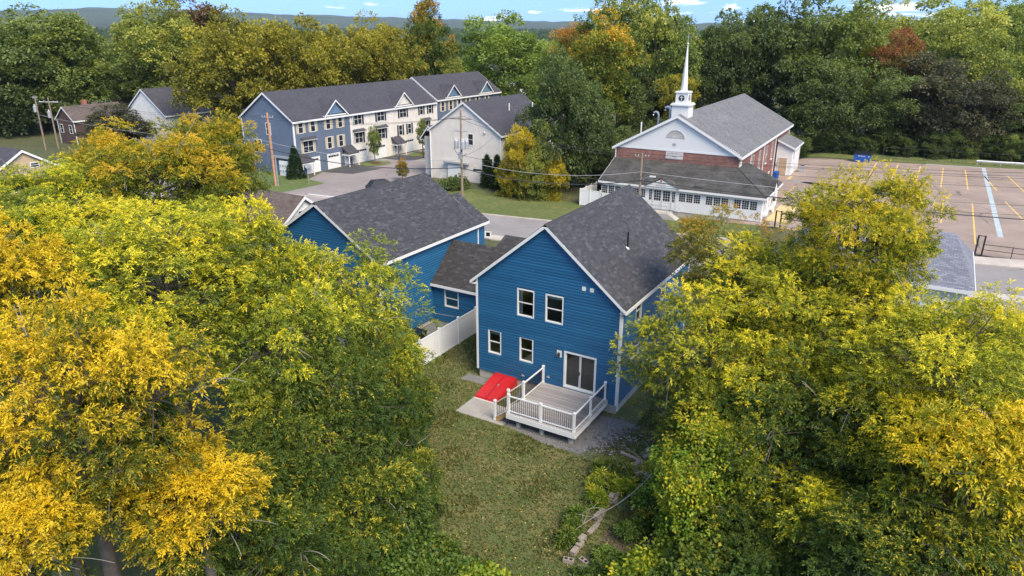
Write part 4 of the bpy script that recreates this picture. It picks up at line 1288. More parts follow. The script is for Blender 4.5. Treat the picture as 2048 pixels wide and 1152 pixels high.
WH = house('cream_house', 'cream sided gable house end wall behind the utility pole with transformers', (-42.4, 52.2, -1.1), 12.0, 16, 7.2, 11.2, 'cream2', 'townroof',
           wins=[('f', 6.6, 7.55, 5.25, 6.9, 0), ('f', 8.85, 10.8, 2.2, 3.7, 1), ('r', 2, 3, 4.5, 6, 0), ('r', 6, 7, 4.5, 6, 0)])
MB().box(2.6, -.6, 2.5, 6.8, -.05, 2.75).build('shed_hood', M['galv'], WH)
MB().box(3.2, -.3, 0, 5.8, -.05, 2.3).build('meter_board', M['offwhite'], WH)
MB().lathe([(.08, 0), (.14, .06), (.14, .2)], 8, (9.5, -.12, 7.1)).build('flood_lamp', M['white'], WH)
for x, y in ((8.6, 8.0), (9.2, 14.0)): MB().tube([(x, y, 9), (x, y, 10.5 - (x - 8.6) * .5)], .09, 8).build('vent_pipe', M['white'], WH)
MB().tube([(.05, -.1, 7), (.05, -.1, 1.2), (-1.0, -.1, .6), (-1.4, -.1, .1)], .07, 6).build('downspout', M['white'], WH)
PRCH = gable_roof(WH, -2.2, .4, 1.0, 9.0, 5.8, 7.4, .3, .3, M['townroof'], name='side_roof')
MB().box(-2.0, 1.2, -.2, -.01, 8.8, 5.75).build('side_wall', M['cream2'], WH)

# low white house whose gable looks over the left blue roof: ridge runs along x
SH = house('small_white_house', 'small white sided house with brown roof beside the left blue house', (-21.6, 3.4, -.1), 8.2, 13, 4.2, 7.2, 'annexwhite', 'brownroof', rz=90,
           wins=[('f', 3.4, 4.4, 5.0, 6.1, 0)])
TN = house('tan_house', 'tan sided house with dark roof and red brick chimney by the street', (-64.5, 1.9, -.4), 11.6, 14, 3.9, 7.5, 'tan', 'townroof', rz=90,
           wins=[('f', 3.6, 4.7, 3.0, 4.6, 0), ('f', 6.4, 7.4, 5.4, 6.0, 0)])
MB().box(2.2, 3.0, 4.6, 3.7, 4.3, 8.6).build('chimney', M['chimney'], TN)
W3 = house('white_house', 'tall white gable house with dark roof behind the amber trees', (-111.0, 49.0, -1.1), 11.5, 16, 6.0, 10.2, 'annexwhite', 'townroof', wins=[('f', 2, 3, 2, 3.5, 0), ('f', 7.5, 8.5, 2, 3.5, 0)])
B3 = house('brown_house', 'dark brown house with grey brown roof behind the utility poles', (-122.2, 42.0, -1.1), 5.4, 10.5, 4.7, 6.9, 'darkbrown', 'brownroof', wins=[('f', .6, 1.6, 2, 3.6, 0), ('f', 3.6, 4.6, 2, 3.6, 0), ('r', 8, 9.4, 2.3, 3.7, 1)])
MB().box(1.6, 4.2, 5.4, 2.3, 4.9, 7.7).build('chimney', M['chimney'], B3)
B4 = house('brown_house', 'second dark brown gable house beside the white house', (-131.0, 56.5, -1.1), 6, 11, 4.8, 6.6, 'darkbrown', 'brownroof')
MB().box(4.2, 5, 4.6, 4.9, 5.7, 7.0).build('chimney', M['concrete'], B4)

# hipped grey roof on the right
GR = thing('grey_roofed_house', 'low house with blue grey hipped shingle roof behind the right hand tree', 'house', (13.2, 20.2, -.4))
MB().box(0, 0, -.8, 11.6, 9.6, 4.3).build('wall', M['offwhite'], GR)
pr = MB()
e = [(-.35, -.35, 4.35), (11.95, -.35, 4.35), (11.95, 9.95, 4.35), (-.35, 9.95, 4.35), (2.6, 4.8, 6.8), (10.4, 4.8, 6.8)]
pr.add(e + [(q[0], q[1], 4.2) for q in e[:4]], [(0, 1, 5, 4), (1, 2, 5), (2, 3, 4, 5), (3, 0, 4), (0, 6, 7, 1), (1, 7, 8, 2), (2, 8, 9, 3), (3, 9, 6, 0), (9, 8, 7, 6)])
gr = pr.build('roof', M['greyroof'], GR)
MB().box(-.4, -.4, 4.1, 12.0, -.35, 4.34).build('fascia', M['white'], gr)
MB().box(11.95, -.35, 4.1, 12.0, 9.95, 4.34).build('fascia', M['white'], gr)

# far roofs between the trees
for (n_, lab, u, v, w_, d_, ze, zr, rf) in (('far_house', 'distant grey roofed house glimpsed between the olive trees', -205, 205, 16, 24, 7, 11.5, 'greyroof'),
                                            ('far_house', 'distant white house with slate roof glimpsed beside the orange tipped tree', -110, 165, 12, 14, 6, 10, 'townroof')):
    house(n_, lab, (u, v, -1.1), w_, d_, ze, zr, 'annexwhite', rf)

# ------------------------------------------------------------------ poles and cables
def pole(label, u, v, h, mat='pole', r0=.16, arms=(), lean=(0, 0), name='utility_pole'):
    g = gzf(u, v)
    p = thing(name, label, 'utility pole', (u, v, g))
    MB().tube([(0, 0, -.3), (lean[0] * .5, lean[1] * .5, h * .5), (lean[0], lean[1], h)], [r0, r0 * .85, r0 * .65], 8).build('shaft', M[mat], p)
    for (z, ln, ang, m_) in arms:
        a = R(ang); c, s = math.cos(a) * ln / 2, math.sin(a) * ln / 2
        MB().tube([(-c + lean[0], -s + lean[1], z), (c + lean[0], s + lean[1], z)], .06, 5).build('crossarm', M[m_], p)
        for f in (-.95, -.5, .5, .95):
            MB().lathe([(.03, 0), (.06, .08), (.03, .22)], 6, (c * f + lean[0], s * f + lean[1], z + .05)).build('insulator', M['galv'], p)
    return p


def transformer(p, x, y, z, h=.95, r=.26):
    t = MB().lathe([(r * .9, 0), (r, .05), (r, h - .08), (r * .7, h)], 12, (x, y, z)).build('transformer', M['galv'], p)
    for a in (-.1, .1): MB().lathe([(.03, h), (.05, h + .12), (.02, h + .3)], 6, (x + a, y, z)).build('bushing', M['offwhite'], t)


PM = pole('weathered grey utility pole with three transformers before the cream house', -26.4, 36.9, 12.0, arms=((11.0, 2.6, 12, 'pole'), (9.6, 1.6, 12, 'galv')))
for x, y in ((-.62, -.1), (.45, -.35), (.62, .2)): transformer(PM, x, y, 7.6)
MB().tube([(-.6, 0, 8.4), (-1.0, -.1, 7.6), (-.6, 0, 6.9), (.2, 0, 6.7), (.7, 0, 7.1)], .03, 5).build('drop_cable', M['wire'], PM)
MB().box(-.25, -.3, 6.4, .2, -.17, 7.2).build('equipment_box', M['galv'], PM)
PL = pole('reddish new utility pole on the lawn beside the slate blue townhouse', -57.1, 35.7, 10.0, 'polered', .19, ((9.4, 1.8, 12, 'galv'),), (-.1, -.1))
for a in (.35, .5): MB().tube([(a, 0, 0), (a * .9, .05, 4.0)], .05, 5).build('riser_pipe', M['galv'], PL)
PF = pole('plain utility pole with one grey transformer by the brown houses', -116, 35.8, 9.4, arms=((9.1, .8, 90, 'galv'),), lean=(.1, 0))
transformer(PF, -.4, -.1, 6.6, 1.1, .3)
PG = pole('utility pole with a pale crossarm beside the brown houses', -116, 38.0, 9.0, arms=((8.2, 3.6, 25, 'offwhite'),), lean=(.0, 0))
transformer(PG, -.4, -.1, 5.4, 1.2, .32)
PC = pole('brown utility pole with street lamp in front of the church porch', -5.7, 41.0, 8.3, arms=((7.9, 1.5, 12, 'pole'),), r0=.17)
MB().tube([(0, 0, 5.0), (.5, -.1, 5.7), (1.2, -.2, 5.95)], .035, 6).build('lamp_arm', M['galv'], PC)
MB().prism([(1.1, -.32, 5.86), (1.75, -.36, 5.9), (1.75, -.16, 5.9), (1.1, -.08, 5.86)], (0, 0, .14)).build('lamp_head', M['white'], PC)
PR_ = pole('utility pole at the street edge beside the parking lot', 58.0, 49.8, 10.5, arms=((10.0, 2.6, 12, 'pole'),))


def cable(a, b, sag, r, mat, label, group, n=22):
    a, b = Vector(a), Vector(b)
    pts = []
    for i in range(n + 1):
        f = i / n
        q = a.lerp(b, f); q.z -= sag * 4 * f * (1 - f); pts.append(q)
    o = MB().tube(pts, r, 4, False).build('overhead_cable', M[mat], None)
    tag(o, label, 'cable', group)
    return o


def top(u, v, z): return (u, v, gzf(u, v) + z)


SP = [((-116.8, 35.8), (-58.3, 35.3)), ((-58.3, 35.3), (-26.4, 36.9)), ((-26.4, 36.9), (-5.7, 41.0)), ((-5.7, 41.0), (58, 49.8))]
spn = ['between the brown houses and the reddish pole', 'between the reddish pole and the transformer pole', 'between the transformer pole and the church pole', 'from the church pole across the parking lot']
for si, (a, b) in enumerate(SP):
    tops = {(-116.8, 35.8): 9.0, (-58.3, 35.3): 9.5, (-26.4, 36.9): 11.2, (-5.7, 41.0): 8.1, (58, 49.8): 10.2}
    for off in ((-.9, .9) if si != 2 else (-.7, .7)):
        cable((a[0], a[1] + off, gzf(*a) + tops[a]), (b[0], b[1] + off, gzf(*b) + tops[b]), .9, .018, 'wire', 'thin power wire ' + spn[si], 'power wires ' + spn[si])
    cable((a[0], a[1] - .1, gzf(*a) + 6.3), (b[0], b[1] - .1, gzf(*b) + 6.3), 1.0, .022, 'wirelight', 'pale telephone cable strung ' + spn[si], None)
    cable((a[0], a[1] - .2, gzf(*a) + 5.4), (b[0], b[1] - .2, gzf(*b) + 5.4), 1.1, .05 if si else .03, 'wire', 'thick black communication cable strung ' + spn[si], None)
# more wires over the parking lot
for i, (z, d_) in enumerate(((9.4, .0), (8.7, .4), (7.4, -.2), (6.6, .3))):
    cable((-5.7, 41.0 + d_, gzf(-5.7, 41) + z - 1.6), (58, 49.8 + d_, gzf(58, 49.8) + z), .7 + .2 * i, .016, 'wire', 'thin power wire from the church pole across the parking lot', 'power wires from the church pole across the parking lot')
cable(top(-26.4, 36.7, 6.9), top(-7.0, 47.9, 3.6), .5, .02, 'wire', 'service drop wire from the transformer pole to the church', None)
cable(top(-26.4, 36.7, 6.7), (-31.5, 52, 5.6), .4, .02, 'wire', 'service drop wire from the transformer pole to the cream house', None)
cable(top(-57.9, 35.5, 6.6), (-63, 42.0, 4.6), .4, .02, 'wire', 'service drop wire from the reddish pole to the slate blue townhouse', None)
for u, v, z, lab in ((-24.3, 37.1, 4.15, 'black splice case hanging on the cable beside the transformer pole'), (.5, 41.8, 4.0, 'black splice case hanging on the cable before the church steps')):
    s_ = thing('splice_case', lab, 'splice case', (u, v, z), 10)
    MB().tube([(-.6, 0, 0), (-.45, 0, 0), (.45, 0, 0), (.6, 0, 0)], [.05, .13, .13, .05], 8).build('case', M['black'], s_)
    MB().tube([(-.4, 0, .1), (-.4, 0, .35)], .02, 4).build('hanger', M['wire'], s_)

# ------------------------------------------------------------------ things on the lot and along the street
DM = thing('dumpster', 'blue steel dumpster with white lettering at the far edge of the lot', 'dumpster', (11.4, 96.1, -.4), 3)
MB().prism([(-1.2, -.75, .12), (-1.2, .75, .12), (-1.2, .75, 1.5), (-1.2, -.85, 1.3)], (2.4, 0, 0)).build('body', M['binblue'], DM)
MB().add([(-1.25, -.9, 1.3), (1.25, -.9, 1.3), (1.25, .8, 1.56), (-1.25, .8, 1.56), (-1.25, -.9, 1.36), (1.25, -.9, 1.36), (1.25, .8, 1.62), (-1.25, .8, 1.62)], [(0, 3, 2, 1), (4, 5, 6, 7), (0, 1, 5, 4), (1, 2, 6, 5), (2, 3, 7, 6), (3, 0, 4, 7)]).build('lid', M['black'], DM)
for x in (-1.26, 1.2): MB().box(x, -.6, .7, x + .06, .6, .85).build('lift_pocket', M['binblue'], DM)
for x in (-.9, .9): MB().lathe([(.1, 0), (.1, .12)], 8, (x, -.6, 0)).build('caster', M['black'], DM)
text('WASTE', .34, DM, (-.1, -.84, 1.02), M['white'], rot=(86, 0, 0))
text('8', .34, DM, (.95, -.84, .98), M['white'], rot=(86, 0, 0))
BK = thing('recycling_bin', 'blue wheeled bin standing against the brick side of the church', 'bin', (2.35, 73.6, -.4), 90)
MB().prism([(-.25, -.28, .05), (.25, -.28, .05), (.3, -.3, 1.0), (-.3, -.3, 1.0)], (0, .6, 0)).build('body', M['binblue'], BK)
MB().box(-.32, -.34, 1.0, .32, .36, 1.07).build('lid', M['binblue'], BK)
BK2 = copy_tree(BK); BK2.location = (2.4, 74.4, -.4); BK2['label'] = 'blue wheeled bin next to the church annex door'
BO = thing('lamp_post', 'short white lamp post with lantern at the yellow path by the church', 'lamp post', (6.15, 53.6, -.4))
MB().lathe([(.16, -.1), (.14, .2), (.12, 1.2), (.15, 1.22), (.15, 1.3)], 10).build('shaft', M['white'], BO)
MB().lathe([(.08, 1.3), (.16, 1.36), (.18, 1.6), (.06, 1.75), (.02, 1.85)], 8).build('lantern', M['black'], BO)
GT = []
for u, lab in ((7.7, 'black steel bar gate standing open by the yellow path'), (26.4, 'black steel bar gate at the lot entrance beside the street')):
    g = thing('bar_gate', lab, 'gate', (u, 47.3, gzf(u, 47.3)), 0)
    for x in (0, .55): MB().box(x - .07, -.07, -.2, x + .07, .07, 2.0).build('post', M['black'], g)
    MB().tube([(.0, 0, 1.95), (.55, 0, 1.95)], .04, 6).build('brace', M['black'], g)
    if u < 20:
        for z0, z1 in ((1.7, 1.55), (1.2, .95)): MB().tube([(.55, 0, z0), (4.6, .6, z1)], .05, 6).build('bar', M['black'], g)
        for f in (.3, .62, .95): MB().tube([(.55 + 4.05 * f, .6 * f, .98), (.55 + 4.05 * f, .6 * f, 1.68)], .035, 5).build('upright', M['black'], g)
CF = thing('chain_fence', 'low chain link fence along the street side of the lot', 'fence', (26.9, 47.2, -.75), 1)
for i in range(9):
    MB().tube([(i * 2.4, 0, -.1), (i * 2.4, 0, 1.3)], .04, 6).build('post', M['black'], CF)
for z in (.08, .7, 1.22): MB().tube([(0, 0, z), (19.2, 0, z)], .035, 5).build('rail', M['black'], CF)
ms = MB()
for i in range(0, 96):
    ms.add([(i * .2, 0, .1), (i * .2 + .012, 0, .1), (i * .2 + 1.1 + .012, 0, 1.2), (i * .2 + 1.1, 0, 1.2)] if i < 90 else [(i * .2, 0, .1), (i * .2 + .012, 0, .1), (i * .2 + .012, 0, 1.2), (i * .2, 0, 1.2)], [(0, 1, 2, 3)])
tag(ms.build('chain_mesh', M['wire'], CF), kind='stuff')
GL = thing('guard_rail', 'galvanised guard rail on the grass behind the parking lot', 'guard rail', (27.3, 102.4, -.4), 9)
MB().prism([(0, 0, .45), (0, -.08, .55), (0, 0, .62), (0, -.08, .7), (0, 0, .8), (0, .03, .8), (0, .03, .45)], (26, 0, 0)).build('beam', M['galv'], GL)
for i in range(9): MB().box(i * 3.2 + .1, .03, -.1, i * 3.2 + .22, .18, .75).build('post', M['galv'], GL)
CLF = thing('chain_fence', 'tall dark chain link fence in front of the woodland behind the lot', 'fence', (14.0, 101.5, -.4), 7)
for i in range(13): MB().tube([(i * 2.0, 0, -.1), (i * 2.0, 0, 1.9)], .025, 5).build('post', M['wire'], CLF)
for z in (.1, 1.85): MB().tube([(0, 0, z), (24, 0, z)], .02, 5).build('rail', M['wire'], CLF)
SS = thing('stop_sign', 'round topped street sign on a thin post at the townhouse lawn', 'sign', (-53.7, 38.6, -1.1), 35)
MB().tube([(0, 0, -.1), (0, 0, 3.0)], .035, 6).build('post', M['galv'], SS)
MB().prism([(.38 * math.cos(R(22.5 + 45 * i)), -.04, 2.7 + .38 * math.sin(R(22.5 + 45 * i))) for i in range(8)], (0, .02, 0)).build('plate', M['galv'], SS)
for u, v, lab in ((-46.9, 50.3, 'black lamp post in the townhouse court near the driveway mouth'), (-53.4, 64.6, 'black lamp post beside the second grass island')):
    s_ = thing('street_lamp', lab, 'lamp post', (u, v, -1.1))
    MB().lathe([(.11, -.1), (.09, .4), (.06, 4.6)], 8).build('shaft', M['black'], s_)
    MB().tube([(0, 0, 4.55), (.5, -.2, 4.75)], .035, 5).build('arm', M['black'], s_)
    MB().box(.4, -.35, 4.68, .8, -.1, 4.8).build('lamp_head', M['galv'], s_)
YS = thing('yard_sign', 'small white and black yard sign by the sidewalk', 'sign', (-16.6, 27.2, gzf(-16.6, 27.2)), 20)
MB().box(-.35, -.02, .35, .35, .02, 1.0).build('panel', M['white'], YS)
MB().box(-.2, -.026, .5, .2, -.021, .9).build('print', M['black'], YS)
for x in (-.3, .3): MB().tube([(x, 0, -.1), (x, 0, .4)], .015, 5).build('stake', M['galv'], YS)
# parked black car
CA = thing('parked_car', 'black car parked in the driveway behind the left blue roof', 'car', (-41.9, 40.7, -1.08), 60)
MB().prism([(-2.2, -.88, .35), (2.2, -.88, .35), (2.25, -.88, .75), (1.35, -.88, .95), (-2.1, -.88, 1.0), (-2.25, -.88, .8)], (0, 1.76, 0)).build('body', M['black'], CA)
CB = MB().add([(1.2, -.85, .95), (1.2, .85, .95), (-2.0, .85, 1.0), (-2.0, -.85, 1.0), (.45, -.66, 1.62), (.45, .66, 1.62), (-1.5, .66, 1.64), (-1.5, -.66, 1.64)], [(0, 3, 2, 1), (4, 5, 6, 7), (0, 1, 5, 4), (1, 2, 6, 5), (2, 3, 7, 6), (3, 0, 4, 7)]).build('cabin', M['black'], CA)
MB().add([(1.13, -.74, 1.03), (1.13, .74, 1.03), (.56, .58, 1.56), (.56, -.58, 1.56)], [(0, 1, 2, 3)]).build('windscreen', M['darkglass'], CB)
for x in (-1.4, 1.4):
    for y in (-.88, .72):
        wv = MB().tube([(x, y, .33), (x, y + .16, .33)], .33, 14).build('wheel', M['black'], CA)
        MB().tube([(x, y - .01, .33), (x, y + .17, .33)], .18, 10).build('rim', M['galv'], wv)

# white screen fence at the church's left end
f_ = fence('screen_fence', 'white panel screen around bins at the left end of the church porch', -15.9, 47.6, -13.3, 47.8, 2.0, 2)
f2 = fence('screen_fence', 'white panel screen returning along the church wall beside the bins', -15.9, 47.7, -15.95, 52.6, 2.0, 3)

# ------------------------------------------------------------------ garden: block wall, loose blocks, logs, stones
BW = thing('block_wall', 'low wall of weathered concrete blocks running along the lawn edge', 'wall', (11.7, -11.2, 0), 90)
x = 0
i = 0
while x < 8.6:
    ln = random.choice([.4, .4, .45])
    for r_ in range(random.choice([1, 2, 2]) if x > .8 else 2):
        if random.random() < (.3 if x > 4 else .08): continue
        jz, jy = random.uniform(-.05, .03), random.uniform(-.07, .07)
        b = piece('block', M['concrete_dark'], BW, (x + random.uniform(0, .04), -.11 + jy, -.10 + r_ * .19 + jz), (x + ln - random.uniform(.01, .05), .11 + jy, .08 + r_ * .19 + jz))
        b.rotation_euler = (random.uniform(-.06, .06), random.uniform(-.05, .05), random.uniform(-.14, .14))
    x += ln
for (u, v, z, rz, lab) in ((11.75, -11.55, .1, 12, 'loose concrete block standing at the broken end of the block wall'), (12.3, -11.3, .1, -20, 'flat concrete block lying in the leaf litter'), (12.45, -11.75, .1, 25, 'square concrete block tipped beside the wall end')):
    b = thing('concrete_block', lab, 'block', (u, v, 0), rz)
    m = MB().box(-.21, -.1, -.02, .21, .1, .19) if 'square' not in lab else MB().box(-.19, -.19, -.02, .19, .19, .2)
    m.build('shell', M['concrete_dark'], b)
    for xx in (-.1, .1): MB().box(xx - .06, -.055, .186, xx + .06, .055, .196).build('core_hole', M['black'], b)
LG = tag(MB().tube([(0, 0, .1), (.9, .1, .12), (2.1, -.05, .1)], [.1, .09, .07], 7).build('log', M['twig'], None, (10.6, -3.4, 0), -18), 'bare grey log lying in the brush beside the gravel', 'log')
LG2 = tag(MB().tube([(0, 0, .1), (.6, .35, .16), (1.3, .6, .3)], [.08, .07, .05], 7).build('log', M['twig'], None, (14.8, -8.9, 0), 10), 'short broken log leaning in the undergrowth by the vine tree', 'log')


def scatter(name, mat, n, fn, verts, faces, label=None, parent=None, seed=3, attr=None):
    """joined scatter of little solids; fn(rng,n) -> centres (n,3), scale (n,3), yaw (n)"""
    r_ = np.random.default_rng(seed)
    c, s, yaw = fn(r_, n)
    n = len(c)
    V = np.asarray(verts, float); F = np.asarray(faces, int)
    P = V[None] * s[:, None, :]
    tilt = r_.uniform(-.5, .5, n)
    ct, st_ = np.cos(tilt)[:, None], np.sin(tilt)[:, None]
    y_, z_ = P[..., 1] * ct - P[..., 2] * st_, P[..., 1] * st_ + P[..., 2] * ct
    cy, sy = np.cos(yaw)[:, None], np.sin(yaw)[:, None]
    P = np.stack([P[..., 0] * cy - y_ * sy, P[..., 0] * sy + y_ * cy, z_], -1) + c[:, None, :]
    idx = F[None] + (np.arange(n) * len(V))[:, None, None]
    return raw_mesh(name, P.reshape(-1, 3), idx.reshape(-1, F.shape[1]), mat, parent, r_.random(n).repeat(len(V)) if attr else None, attr)


def raw_mesh(name, co, faces, mat, parent=None, att=None, attname='t'):
    me = bpy.data.meshes.new(name)
    k_ = faces.shape[1]
    me.vertices.add(len(co)); me.vertices.foreach_set('co', np.ascontiguousarray(co, np.float32).ravel())
    me.loops.add(faces.size); me.loops.foreach_set('vertex_index', np.ascontiguousarray(faces, np.int32).ravel())
    me.polygons.add(len(faces)); me.polygons.foreach_set('loop_start', np.arange(0, faces.size, k_, dtype=np.int32))
    me.polygons.foreach_set('loop_total', np.full(len(faces), k_, np.int32))
    me.update(calc_edges=True)
    if att is not None:
        a = me.attributes.new(attname, 'FLOAT', 'POINT'); a.data.foreach_set('value', np.ascontiguousarray(att, np.float32))
    me.materials.append(mat)
    return link(name, me, parent)


OCT_V = [(1, 0, 0), (-1, 0, 0), (0, 1, 0), (0, -1, 0), (0, 0, 1), (0, 0, -.6)]
OCT_F = [(0, 2, 4), (2, 1, 4), (1, 3, 4), (3, 0, 4), (2, 0, 5), (1, 2, 5), (3, 1, 5), (0, 3, 5)]


M['gravelstone'] = leaf_mat('mixed_stone', [(0, (.07, .068, .065)), (.5, (.16, .155, .15)), (1, (.32, .31, .30))], 0.0)


def f_gravel(r_, n):
    u = r_.uniform(2.9, 10.6, n); v = r_.uniform(-5.1, -.1, n)
    keep = (v > -4.15 - (u - 4.5) * .1) & (u < 9.2 + (v + 5) * .3) & ((u > 4.0) | (v > -2))
    u, v = u[keep], v[keep]; m = len(u)
    return np.stack([u, v, np.full(m, .02)], 1), r_.uniform(.010, .030, (m, 3)), r_.uniform(0, 6.28, m)


tag(scatter('gravel', M['gravelstone'], 13000, f_gravel, OCT_V, OCT_F, seed=4, attr='t'), 'loose grey gravel under and beside the deck', kind='stuff')


def f_rubble(r_, n):
    a = r_.normal(0, 1, (n, 2)) * (.55, .9)
    u = 10.0 + a[:, 0] + a[:, 1] * .25; v = -2.6 + a[:, 1]
    return np.stack([u, v, r_.uniform(.03, .12, n)], 1), r_.uniform(.04, .11, (n, 3)) * (1, .8, .6), r_.uniform(0, 6.28, n)


tag(scatter('rubble', M['gravelstone'], 230, f_rubble, OCT_V, OCT_F, seed=5, attr='t'), 'heap of broken pale stones at the right of the deck', kind='stuff')


def f_litter(r_, n):
    u = r_.uniform(-3.4, 12, n); v = r_.uniform(-13, 6, n)
    keep = ~((u > 2.9) & (u < 9.6) & (v > -5)) & ~((u > -.2) & (u < 9) & (v > -.2)) & ~((u > 1.1) & (u < 4.3) & (v > -4.2))
    u, v = u[keep], v[keep]; m = len(u)
    return np.stack([u, v, np.full(m, .06)], 1), r_.uniform(.03, .058, (m, 3)), r_.uniform(0, 6.28, m)


M['litter'] = leaf_mat('fallen_leaf', [(0, (.45, .30, .06)), (.5, (.50, .38, .10)), (1, (.30, .17, .05))], .1)
LEAF_V = [(-1, 0, 0), (0, .45, .15), (1, 0, 0), (0, -.45, .1)]
tag(scatter('fallen_leaves', M['litter'], 1700, f_litter, LEAF_V, [(0, 1, 2), (0, 2, 3)], seed=6, attr='t'), 'yellow fallen leaves scattered over the back lawn', kind='stuff')


def f_grass(r_, n):
    u = r_.uniform(-3.6, 16.5, n); v = r_.uniform(-14, 7, n)
    keep = ~((u > 4.2) & (u < 9.8) & (v > -4.25 - (u - 4.5) * .09)) & ~((u > -.8) & (u < 10.2) & (v > -.9)) & ~((u > 1.15) & (u < 4.3) & (v > -4.2))
    u, v = u[keep], v[keep]; m = len(u)
    h = r_.uniform(.05, .12, m) * (1 + .8 * (np.sin(u * 1.3) * np.sin(v * 1.1 + 1) > .45))
    return np.stack([u, v, np.zeros(m)], 1), np.stack([r_.uniform(.04, .09, m), r_.uniform(.04, .09, m), h], 1), r_.uniform(0, 6.28, m)


M['blade'] = leaf_mat('grass_blade', [(0, (.05, .075, .014)), (.5, (.105, .125, .028)), (.8, (.17, .15, .05)), (1, (.27, .20, .09))], .25)
BL_V = [(-.3, 0, 0), (.1, 0, 0), (.4, .3, 1), (.2, -.4, 0), (-.2, .5, 0), (-.6, -.3, .9), (-.1, -.5, 0), (.3, .4, 0), (.2, -.7, .8)]
tag(scatter('grass_tufts', M['blade'], 52000, f_grass, BL_V, [(0, 1, 2), (3, 4, 5), (6, 7, 8)], seed=8, attr='t'), 'short grass tufts of the back lawn', kind='stuff')

# ------------------------------------------------------------------ trees
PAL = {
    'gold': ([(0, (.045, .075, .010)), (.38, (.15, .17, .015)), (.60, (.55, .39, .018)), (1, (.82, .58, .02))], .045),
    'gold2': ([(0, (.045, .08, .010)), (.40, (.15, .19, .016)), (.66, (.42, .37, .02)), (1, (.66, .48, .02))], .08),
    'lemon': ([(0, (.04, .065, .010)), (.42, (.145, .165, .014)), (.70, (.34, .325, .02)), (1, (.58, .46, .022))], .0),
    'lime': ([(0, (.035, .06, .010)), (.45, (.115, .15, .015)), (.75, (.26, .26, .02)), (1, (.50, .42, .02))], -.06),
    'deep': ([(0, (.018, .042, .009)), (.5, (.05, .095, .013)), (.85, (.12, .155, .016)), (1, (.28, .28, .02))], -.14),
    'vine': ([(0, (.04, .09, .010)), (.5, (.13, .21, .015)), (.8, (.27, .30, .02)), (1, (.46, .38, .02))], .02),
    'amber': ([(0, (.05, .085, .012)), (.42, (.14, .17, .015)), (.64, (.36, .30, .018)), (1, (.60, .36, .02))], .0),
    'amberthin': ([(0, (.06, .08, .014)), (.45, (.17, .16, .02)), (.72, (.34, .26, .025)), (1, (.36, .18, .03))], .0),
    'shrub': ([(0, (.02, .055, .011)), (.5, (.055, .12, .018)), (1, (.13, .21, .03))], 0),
    # middle distance
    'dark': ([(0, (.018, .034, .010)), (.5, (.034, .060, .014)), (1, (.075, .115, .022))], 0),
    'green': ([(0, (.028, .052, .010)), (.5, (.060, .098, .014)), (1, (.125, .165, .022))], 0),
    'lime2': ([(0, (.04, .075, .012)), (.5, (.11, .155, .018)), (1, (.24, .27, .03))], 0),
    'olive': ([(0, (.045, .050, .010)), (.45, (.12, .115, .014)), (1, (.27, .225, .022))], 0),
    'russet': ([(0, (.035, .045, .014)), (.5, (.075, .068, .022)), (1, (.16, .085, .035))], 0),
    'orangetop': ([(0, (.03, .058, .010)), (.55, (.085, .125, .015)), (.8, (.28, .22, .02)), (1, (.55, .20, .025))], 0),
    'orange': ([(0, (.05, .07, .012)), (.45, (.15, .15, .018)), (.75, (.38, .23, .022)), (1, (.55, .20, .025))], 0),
    'orange2': ([(0, (.035, .06, .010)), (.5, (.11, .13, .016)), (.8, (.27, .22, .02)), (1, (.46, .24, .022))], 0),
    'greeny': ([(0, (.03, .055, .010)), (.5, (.09, .125, .015)), (1, (.27, .25, .025))], 0),
    'pale': ([(0, (.05, .085, .018)), (.5, (.12, .165, .03)), (1, (.22, .26, .05))], 0),
    'yellowbush': ([(0, (.07, .09, .012)), (.45, (.22, .21, .018)), (1, (.55, .40, .02))], .12),
    'redyel': ([(0, (.05, .06, .014)), (.5, (.16, .12, .025)), (1, (.36, .10, .05))], 0),
    'yel': ([(0, (.10, .12, .014)), (.5, (.32, .29, .02)), (1, (.52, .40, .025))], 0),
    'yelgreen': ([(0, (.05, .08, .014)), (.5, (.15, .18, .024)), (1, (.34, .32, .04))], 0),
    'plum': ([(0, (.022, .026, .014)), (.5, (.050, .052, .026)), (1, (.105, .095, .045))], 0),
    'evergreen': ([(0, (.012, .03, .012)), (.5, (.025, .055, .018)), (1, (.055, .095, .028))], 0),
    'farwood': ([(0, (.022, .042, .016)), (.45, (.040, .066, .020)), (.8, (.075, .095, .026)), (1, (.15, .13, .03))], 0),
}
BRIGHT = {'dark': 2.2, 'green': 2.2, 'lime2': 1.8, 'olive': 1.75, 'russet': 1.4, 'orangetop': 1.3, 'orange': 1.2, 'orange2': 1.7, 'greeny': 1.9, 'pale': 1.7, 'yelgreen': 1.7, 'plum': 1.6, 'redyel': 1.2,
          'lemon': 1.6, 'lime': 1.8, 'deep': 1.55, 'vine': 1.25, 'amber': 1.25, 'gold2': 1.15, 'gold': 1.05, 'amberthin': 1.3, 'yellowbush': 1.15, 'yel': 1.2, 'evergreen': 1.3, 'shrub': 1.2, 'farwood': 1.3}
for q, (stops, b_) in PAL.items():
    f = BRIGHT.get(q, 1.0)
    ds = .10 if q in ('dark', 'green', 'lime2', 'greeny', 'plum', 'yelgreen') else .0
    wr = 1.18 if q in ('dark', 'green', 'deep', 'shrub', 'lime2') else 1.0
    lum = lambda c_: .35 * c_[0] + .55 * c_[1] + .1 * c_[2]
    M['leaf_' + q] = leaf_mat('leaves_' + q, [(max(0, p_ - b_) if p_ > 0 else 0, tuple((x + (lum(c_) - x) * ds) * f * (wr if i_ == 0 else 1) for i_, x in enumerate(c_))) for p_, c_ in stops])


